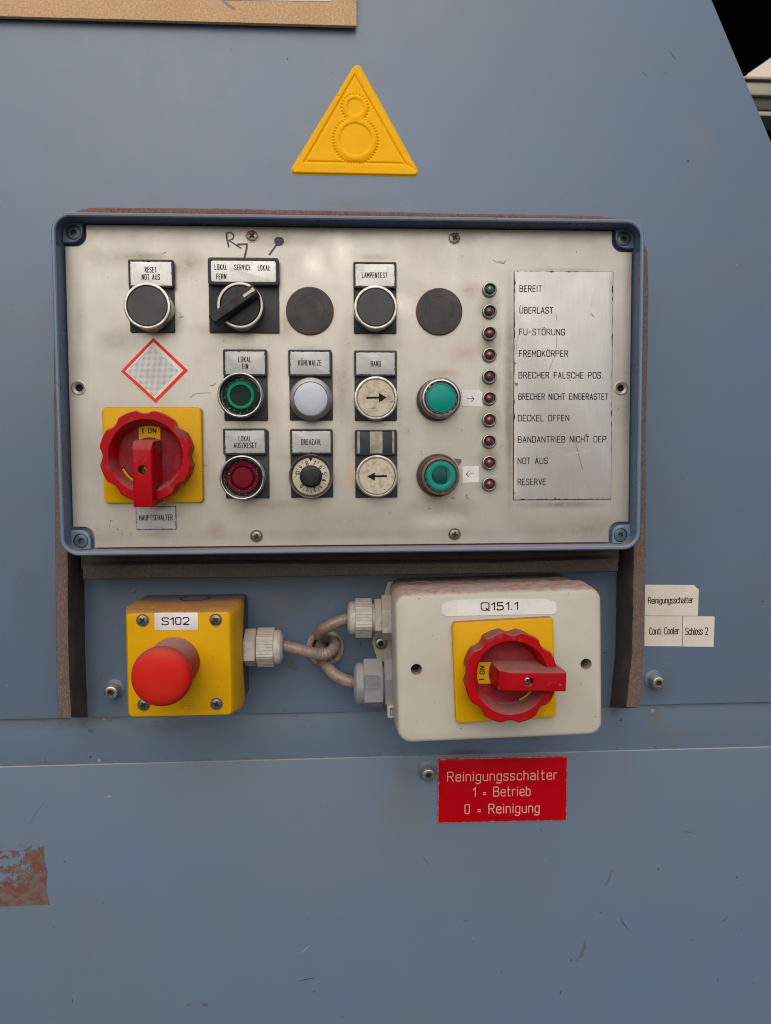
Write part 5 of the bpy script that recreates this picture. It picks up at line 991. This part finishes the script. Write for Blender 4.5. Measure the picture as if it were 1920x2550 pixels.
# ================================================================ isolator box
HQ = 30.0
xq, yq, wq, hq, rq = quad(13, (130, 226), (1540, 188), (1552, 1190), (150, 1245), HQ)
print('Q', xq, yq, wq, hq, math.degrees(rq))
rq2 = rq + R(.3); wq += 1.6; hq += 1.6
qb = tag(empty('isolator_box', xq, yq, HW, rq2), 'cream plastic switch box Q151.1 with red and yellow rotary isolator, reddish dust on top', 'switch box')
c = MB(); c.prism(rr(wq - 2, hq - 2, 8, 6), 0, 50, .8); obj('box_body', c, ['cream'], xq, yq, HW, rq2, qb)
c = MB(); c.loft([[(x, y, z) for x, y in rr(wq + e, hq + e, 8.5, 6)(0)] for e, z in ((1.6, 47.2), (2.0, 48.2), (.9, 66))] + [[(x, y, z) for x, y in rr(wq + .6 - 2 * i, hq + .6 - 2 * i, 8.5 - i * .6, 6)(0)] for i, z in ((.3, 71.8), (.8, 73.6), (1.7, 74.6), (3.0, 75))], 0, True, True)
lm = c.mesh('box_lid', [M['cream'], M['dark']])
f_ = fmat(xq, yq, HW, rq2).inverted()
for q in ((270, 742, 5.6), (1443, 705, 5.0)):
    X, Y = P(13, q[0], q[1], HQ); v = f_ @ Vector((X / 1000, Y / 1000, HQ / 1000)); k = MB(); k.lathe([(3.6, 60), (3.6, 80)], 40, cap0=True, cx=v.x * 1000, cy=v.y * 1000); lm = cut(lm, k.mesh('c', [M['cream']]))
lid = obj('box_lid', lm, None, xq, yq, HW, rq2, qb)
for q in ((270, 742), (1443, 705)):
    X, Y = P(13, *q, HQ); c = MB(); c.lathe([(3.5, 0), (3.5, 1.5), (3.0, 2.0), (.01, 2.0)], 30); obj('lid_screw', c, ['holder'], X, Y, HW + 60.1, 0, qb)
# knock-outs on top
for q in (285, 1208):
    X, Y = P(13, q, 115, -20); c = MB(); c.lathe([(9.5, -.3), (9.5, .25), (8.9, .3), (8.6, .02), (.01, .02)], 48, axis='y'); v = f_ @ Vector((X / 1000, Y / 1000, 0)); 
    lx_ = v.x * 1000; ly_ = (hq - 2) / 2; o = obj('knockout', c, ['cream'], xq + lx_ * math.cos(rq2) - ly_ * math.sin(rq2), yq + lx_ * math.sin(rq2) + ly_ * math.cos(rq2), -16, rq2, qb)
# name label
pts = ((443, 295), (452, 284), (520, 262), (800, 250), (1165, 256), (1228, 275), (1238, 300), (1238, 343), (1222, 359), (800, 366), (470, 373), (443, 350))
o, cx, cy = sticker('name_label', 13, pts, HQ + .3, .2, 'white', 'long white label reading Q151.1 on the cream switch box', 'label')
a0, a1 = P(13, 712, 335, HQ), P(13, 972, 272, HQ); font('Q151.1', a0[0] - cx, a1[0] - cx, a0[1] - cy, a1[1] - cy, .1, o, x=cx, y=cy, h=HQ + .3, rot=R(.4), wd=.72)
x, y, w_, h_, ro = quad(22, (15, 105), (1335, 38), (1388, 1330), (100, 1415), HQ + 4.4)
rc = P(22, 800, 822, HQ + 21.5)
rotary(qb, 'isolator_switch', 'red rotary isolator with horizontal handle on yellow plate', x, y, w_, h_, ro, HQ, R(-1.5), rc, 28.3, HQ + 21.5)
# glands
x0, y0 = P(12, 1205, 498, HGL); s2 = lambda x: x0 - X_(12, x)
g2 = gland('cable_gland', qb, x0, y0, HGL, -1, [('flat', -3, s2(1120), 15.6), ('flat', s2(1122), s2(1058), 13.2), ('neck', s2(1058), s2(1036), 10), ('nut', s2(1036), s2(885), 13.4), ('dome', s2(885), s2(815), 11.6)], 'gland'); g2['label'] = 'upper pale grey cable gland on the left side of the box'
x0, y0b = P(12, 1210, 1090, HGL); s2 = lambda x: x0 - X_(12, x)
g3 = gland('cable_gland', qb, x0, y0b, HGL, -1, [('hex', -4, s2(1140), 17.5), ('neck', s2(1140), s2(1128), 12), ('flat', s2(1128), s2(955), 17.4), ('dome', s2(957), s2(868), 14.6)], 'gland_blue'); g3['label'] = 'lower blue grey cable gland on the left side of the box'
# square badge with rosette on the lower gland
c = MB(); u_ = .27611 / mmpx(-8); bw = 66 * u_
for s_ in (bw, bw * .84): c.ribbon([(-s_, -s_), (s_, -s_), (s_, s_), (-s_, s_), (-s_, -s_)], .35, 0 if s_ == bw else .02)
c.ribbon([(bw * .6 * math.cos(a), bw * .6 * math.sin(a)) for a in np.linspace(0, 6.2832, 25)], .35, .03)
for k in range(5):
    a = k * 1.2566 + .3; c.ribbon([(bw * .33 * math.cos(a) + bw * .15 * math.cos(t), bw * .33 * math.sin(a) + bw * .15 * math.sin(t)) for t in np.linspace(0, 6.2832, 11)], .25, .05)
M['badge'] = mat('moulded_badge', (.17, .17, .18), .6); X, Y = P(12, 1035, 1085, HGL + 15.2); obj('moulded_badge', c, ['badge'], X, Y, HGL + 15.35, 0, g3, smooth=False)
# mounting lug with screw, and rail clip
q = [P(12, *p, HW + 3) for p in ((1052, 640), (1040, 725), (1088, 890), (1230, 900), (1230, 640))]; cx, cy = q[1]
c = MB(); c.loft([[(a - cx, b - cy, z) for a, b in q[::-1]] for z in (-2.8, 0)]); lug = obj('mounting_lug', c, ['cream'], cx, cy, HW + 3, 0, qb)
X, Y = P(12, 1118, 738, HW + 6); obj('lug_screw', socket_bolt_mesh(4.0, 3, 2.3, 'steel_dark'), None, X, Y, HW + 3.1, .3, lug)
q = [P(12, *p, HW + 3) for p in ((1183, 175), (1145, 300), (1150, 330), (1230, 330), (1230, 175))]; cx, cy = q[0]; c = MB(); c.loft([[(a - cx, b - cy, z) for a, b in q[::-1]] for z in (-2.8, 0)]); obj('mounting_lug', c, ['cream'], cx, cy, HW + 3, 0, qb)
x, y, w_, h_, ro = quad(12, (1176, 1290), (1262, 1290), (1262, 1415), (1180, 1400), 0)
c = MB(); c.prism(rr(w_, h_, 1, 3), -8, 0, .4, cap0=True); cm = c.mesh('rail_clip', [M['cream']]); k = MB(); k.prism(rr(w_ * .4, h_ * .6, .4, 2), -3, 2, 0, cap0=True, cx=-w_ * .05); cm = cut(cm, k.mesh('c', [M['cream']]))
clp = obj('rail_clip', cm, None, x, y, 0, 0, qb); c = MB(); c.box(-w_ * .12, w_ * .0, -h_ * .24, h_ * .12, -2.5, -.6); obj('latch', c, ['gland'], x, y, 0, 0, clp)

# ================================================================ grommet and cables
gx, gy = P(12, 614, 768, HW); c = MB(); c.lathe([(13.6, 0), (13.8, 2.4), (13.2, 3.6), (11.8, 4.2), (10.2, 3.8), (9.2, 2.4), (9.0, .4)], 56, cap1=False)
gro = tag(obj('cable_grommet', c, ['grommet'], gx, gy, HW + .05, 0), 'round pale plastic grommet where the three cables enter the wall', 'grommet')
c = MB(); c.lathe([(9.1, 0), (.01, 0)], 40); obj('grommet_opening', c, ['dark'], gx, gy, HW + .3, 0, gro)
def spl(pts, n=10):
    q = [Vector(p) for p in pts]; q = [q[0] * 2 - q[1]] + q + [q[-1] * 2 - q[-2]]; out = []
    for i in range(1, len(q) - 2):
        for k in range(n):
            t = k / n; out.append(.5 * ((2 * q[i]) + (-q[i - 1] + q[i + 1]) * t + (2 * q[i - 1] - 5 * q[i] + 4 * q[i + 1] - q[i + 2]) * t * t + (-q[i - 1] + 3 * q[i] - 3 * q[i + 1] + q[i + 2]) * t ** 3))
    return out + [q[-2]]
def cable(name, label, pts, r_=4.1):
    p3 = [(*P(12, x, y, h), h) for x, y, h in pts]; pp = spl(p3); b = MB(); b.tube(pp, [r_ * (1 + .035 * math.sin(i * 1.7) + rnd.uniform(-.012, .012)) for i in range(len(pp))], 20); return tag(obj(name, b, ['cable'], 0, 0, 0, 0), label, 'cable', 'cables entering the wall grommet')
cable('cable', 'dusty cable from the emergency stop box curling into the wall grommet', [(150, 745, HGL), (235, 755, HGL), (330, 775, HGL + 1), (470, 810, HGL + 2), (570, 830, -23), (650, 815, -25), (700, 765, -31), (700, 715, -40), (655, 690, -50), (625, 690, -58)])
cable('cable', 'dusty cable bending from the upper gland of the cream box to the grommet', [(900, 500, HGL), (812, 512, HGL), (730, 535, HGL + 1), (650, 575, HGL + 1), (580, 615, -24), (560, 655, -30), (600, 680, -42), (650, 690, -56)], 4.0)
cable('cable', 'dusty cable bending from the lower blue grey gland up into the grommet', [(950, 1095, HGL), (868, 1082, HGL), (780, 1060, -23), (690, 1005, -26), (620, 925, -32), (580, 840, -38), (572, 770, -44), (590, 715, -52), (620, 700, -60)], 4.3)

# ================================================================ signs and stickers on the housing
x, y, w_, h_, ro = quad(15, (318, 250), (1437, 229), (1436, 782), (314, 808), HW + 1.4)
c = MB(); c.prism(jagged(w_, h_, .13, 40, 5), 0, 1.1, 0, 1); c.prism(jagged(w_ - .7, h_ - .7, .16, 50, 6), 1.1, 1.45, .1, 0)
rs = tag(obj('instruction_sign', c, ['red_sign', 'red_sign_edge'], x, y, HW - 1.55, ro), 'red engraved sign reading Reinigungsschalter 1 = Betrieb 0 = Reinigung', 'sign')
L = MB(); f_ = fmat(x, y, HW, ro).inverted()
for txt, xa, xb, yc, ya2 in (('Reinigungsschalter', 396, 1350, 402, 383), ('1 = Betrieb', 618, 1118, 532, 526), ('0 = Reinigung', 546, 1196, 680, 672)):
    a, c_ = f_ @ Vector((*[v / 1000 for v in P(15, xa, yc, HW + 1)], 0)), f_ @ Vector((*[v / 1000 for v in P(15, xb, ya2, HW + 1)], 0))
    stroke(L, txt, a.x * 1000, c_.x * 1000, (a.y + c_.y) * 500, 6.9, .68, 1.5, gap=1.75)
obj('lettering', L, ['engrave_pink'], x, y, HW - 1.55, ro, rs, smooth=False)
for nm, pts, lines, lbl in (('text_label', ((480, 440), (945, 443), (965, 470), (985, 482), (976, 733), (475, 730)), [('Reinigungsschalter', 505, 935, 551, 620)], 'cream label reading Reinigungsschalter with folded corner beside the right gasket'),
                            ('text_label', ((475, 735), (828, 737), (826, 1021), (472, 1019)), [('Conti Cooler', 515, 803, 838, 912)], 'cream label reading Conti Cooler below the other label'),
                            ('text_label', ((834, 737), (1128, 739), (1135, 748), (1125, 1025), (832, 1022)), [('Schloss 2', 857, 1073, 840, 915)], 'cream label reading Schloss 2 at the right end of the labels')):
    o, cx, cy = sticker(nm, 14, pts, HW + .3, .22, 'paper', lbl, 'label', None, 'cream text labels beside the gasket')
    for txt, xa, xb, ya, yb_ in lines:
        a, c_ = P(14, xa, yb_, HW + .3), P(14, xb, ya, HW + .3); font(txt, a[0] - cx, c_[0] - cx, a[1] - cy, c_[1] - cy, .06, o, x=cx, y=cy, h=HW + .3, wd=.58, gap=1.3)
# hardboard at the top left
x1, y1 = P(0, 888, 64, HW + 5); x0, _ = P(0, -260, 34, HW + 5); w_ = x1 - x0; h_ = 160
c = MB(); c.prism(lambda i: [(-w_ + i, i), (-i, i), (-i, h_ - i), (-w_ + i, h_ - i)], 0, 3, .25, cap0=True)
an = math.atan2(P(0, 888, 64, HW + 5)[1] - P(0, 0, 40, HW + 5)[1], x1 - P(0, 0, 40, HW + 5)[0])
hb = tag(obj('hardboard_sheet', c, ['cork'], x1, y1, HW + 2, an), 'speckled tan hardboard sheet at the top left edge of the housing', 'board')
L = MB(); f_ = fmat(x1, y1, HW + 2, an).inverted()
q = [f_ @ Vector((*[v / 1000 for v in P(0, *p, HW + 5)], 0)) for p in ((550, -4), (562, 8), (583, 22))]; L.ribbon([(v.x * 1000, v.y * 1000) for v in q], 1.9, 3.1)
M['pencil'] = mat('grey_pen_mark', (.30, .26, .24), .7, spec=.1)
obj('pen_mark', L, ['pencil'], x1, y1, HW + 2, an, hb, smooth=False)
q = [f_ @ Vector((*[v / 1000 for v in P(0, *p, HW + 5)], 0)) for p in ((560, 0.5), (825, 3.5), (822, -60), (560, -60))]; c = MB(); c.loft([[(v.x * 1000, v.y * 1000, z) for v in q] for z in (3.02, 3.3)]); 
tag(obj('paper_note', c, ['paper'], x1, y1, HW + 2, an, smooth=False), 'pale paper label on the hardboard, cut off by the top edge', 'label')

# embossed warning triangle
def triangle():
    z0 = HW + .1; A3 = [P(16, *p, z0) for p in ((828, 108), (108, 1318), (1492, 1340))]
    A3 = [P(16, 832, 88, z0), P(16, 70, 1335, z0), P(16, 1535, 1362, z0)]
    cx, cy = P(16, 812, 900, z0); V = np.array([(a - cx, b - cy) for a, b in A3]); n = 300; rc_ = 3.2
    i, j = np.meshgrid(np.arange(n + 1), np.arange(n + 1), indexing='ij'); ok = i + j <= n
    idx = -np.ones((n + 1, n + 1), int); idx[ok] = np.arange(ok.sum()); a = i[ok] / n; b = j[ok] / n; p = np.outer(1 - a - b, V[0]) + np.outer(a, V[1]) + np.outer(b, V[2])
    # inner triangle inset by rc_, round the corners
    E = [(V[0], V[1]), (V[1], V[2]), (V[2], V[0])]; ds = []
    for s, t in E:
        d = (t - s) / np.linalg.norm(t - s); nn = np.array([-d[1], d[0]]); ds.append((p - s) @ nn * (1 if ((V.mean(0) - s) @ nn) > 0 else -1))
    ds = np.array(ds); cen = V.mean(0); inr = [abs(np.cross((t - s) / np.linalg.norm(t - s), cen - s)) for s, t in E]; rin = min(inr); IV = cen + (V - cen) * (1 - rc_ / rin)
    def near(P_, S, T):
        u = T - S; t = np.clip(((P_ - S) @ u) / (u @ u), 0, 1); return S + np.outer(t, u)
    cand = [near(p, IV[k], IV[(k + 1) % 3]) for k in range(3)]; dd = np.array([np.linalg.norm(p - c_, axis=1) for c_ in cand]); kmin = dd.argmin(0); d = dd.min(0); npt = np.array(cand)[kmin, np.arange(len(p))]
    inside = (ds > rc_ - 1e-6).all(0); out = (~inside) & (d > rc_); p[out] = npt[out] + (p[out] - npt[out]) / d[out, None] * rc_
    edge = np.where(inside, 99, rc_ - np.minimum(d, rc_)); edge = np.where(inside, np.minimum(ds.min(0), 99), edge)
    u_ = .22809 / mmpx(z0); sm = lambda x: np.clip(x, 0, 1) ** 2 * (3 - 2 * np.clip(x, 0, 1))
    z = 1.5 * sm(edge / 1.5)
    # inner triangle: recessed step following a measured inner outline
    I3 = np.array([(q[0] - cx, q[1] - cy) for q in (P(16, 803, 235, z0), P(16, 235, 1215, z0), P(16, 1378, 1238, z0))]); di = []
    for k in range(3):
        s, t = I3[k], I3[(k + 1) % 3]; d_ = (t - s) / np.linalg.norm(t - s); nn = np.array([-d_[1], d_[0]]); di.append((p - s) @ nn * (1 if ((I3.mean(0) - s) @ nn) > 0 else -1))
    di = np.array(di).min(0); z -= .85 * np.exp(-((di - .9) / .75) ** 2); z -= .25 * sm(di / 1.2)
    def circ(q, r_): c_ = P(16, *q, z0); return np.hypot(p[:, 0] - (c_[0] - cx), p[:, 1] - (c_[1] - cy)) - r_ * u_, np.arctan2(p[:, 1] - (c_[1] - cy), p[:, 0] - (c_[0] - cx))
    d1, a1 = circ((812, 960), 168); d2, a2 = circ((808, 605), 86); z += .62 * np.exp(-(d1 / 1.5) ** 2) * 0 + .75 * sm((d1 + .9) / 1.8) * np.exp(-np.clip(d1 - 1.8, 0, 9) ** 2 / 4) ; z += .65 * sm((d2 + .7) / 1.4) * np.exp(-np.clip(d2 - 1.4, 0, 9) ** 2 / 2.5)
    d3, a3 = circ((812, 975), 238); d4, a4 = circ((808, 620), 143)
    z -= .95 * np.exp(-(d3 / .75) ** 2) * (.5 + .5 * np.cos(a3 * 46)) ** 1.0 * (np.abs(a3 - math.pi / 2) > .42)
    z -= .85 * np.exp(-(d4 / .70) ** 2) * (.5 + .5 * np.cos(a4 * 26)) * (np.abs(a4 + math.pi / 2) > .62)
    # dent on the left flank and a knocked tip
    dq = P(16, 600, 478, z0); dx, dy = p[:, 0] - (dq[0] - cx), p[:, 1] - (dq[1] - cy); t_ = dx * .80 + dy * .6; s_ = -dx * .6 + dy * .8
    z -= .9 * np.exp(-((dx * .83 - dy * .55 + .6) / 2.4) ** 2 - ((dx * .55 + dy * .83) / .8) ** 2)
    dq = P(16, 1400, 1250, z0); dx, dy = p[:, 0] - (dq[0] - cx), p[:, 1] - (dq[1] - cy); z -= .5 * np.exp(-((dx * .55 + dy * .83) / .9) ** 2 - ((dx * .83 - dy * .55) / 5) ** 2)
    z = np.maximum(z, 0) ; F = []
    for ii in range(n):
        r0 = idx[ii]; r1 = idx[ii + 1]
        for jj in range(n - ii):
            F.append((r0[jj], r1[jj], r0[jj + 1]))
            if jj < n - ii - 1: F.append((r1[jj], r1[jj + 1], r0[jj + 1]))
    me = bpy.data.meshes.new('warning_triangle'); me.from_pydata(np.c_[p, z].tolist() and (np.c_[p, z] / 1000).tolist(), [], [tuple(int(q) for q in f) for f in F]); me.materials.append(M['yellow_sign'])
    if sum(me.polygons[k].normal.z for k in range(0, len(me.polygons), 97)) < 0: me.flip_normals()
    me.shade_smooth(); o = bpy.data.objects.new('warning_sign', me); put(o, cx, cy, z0, 0)
    tag(o, 'yellow embossed triangular warning sign with two gear wheels above the control panel', 'warning sign')
triangle()
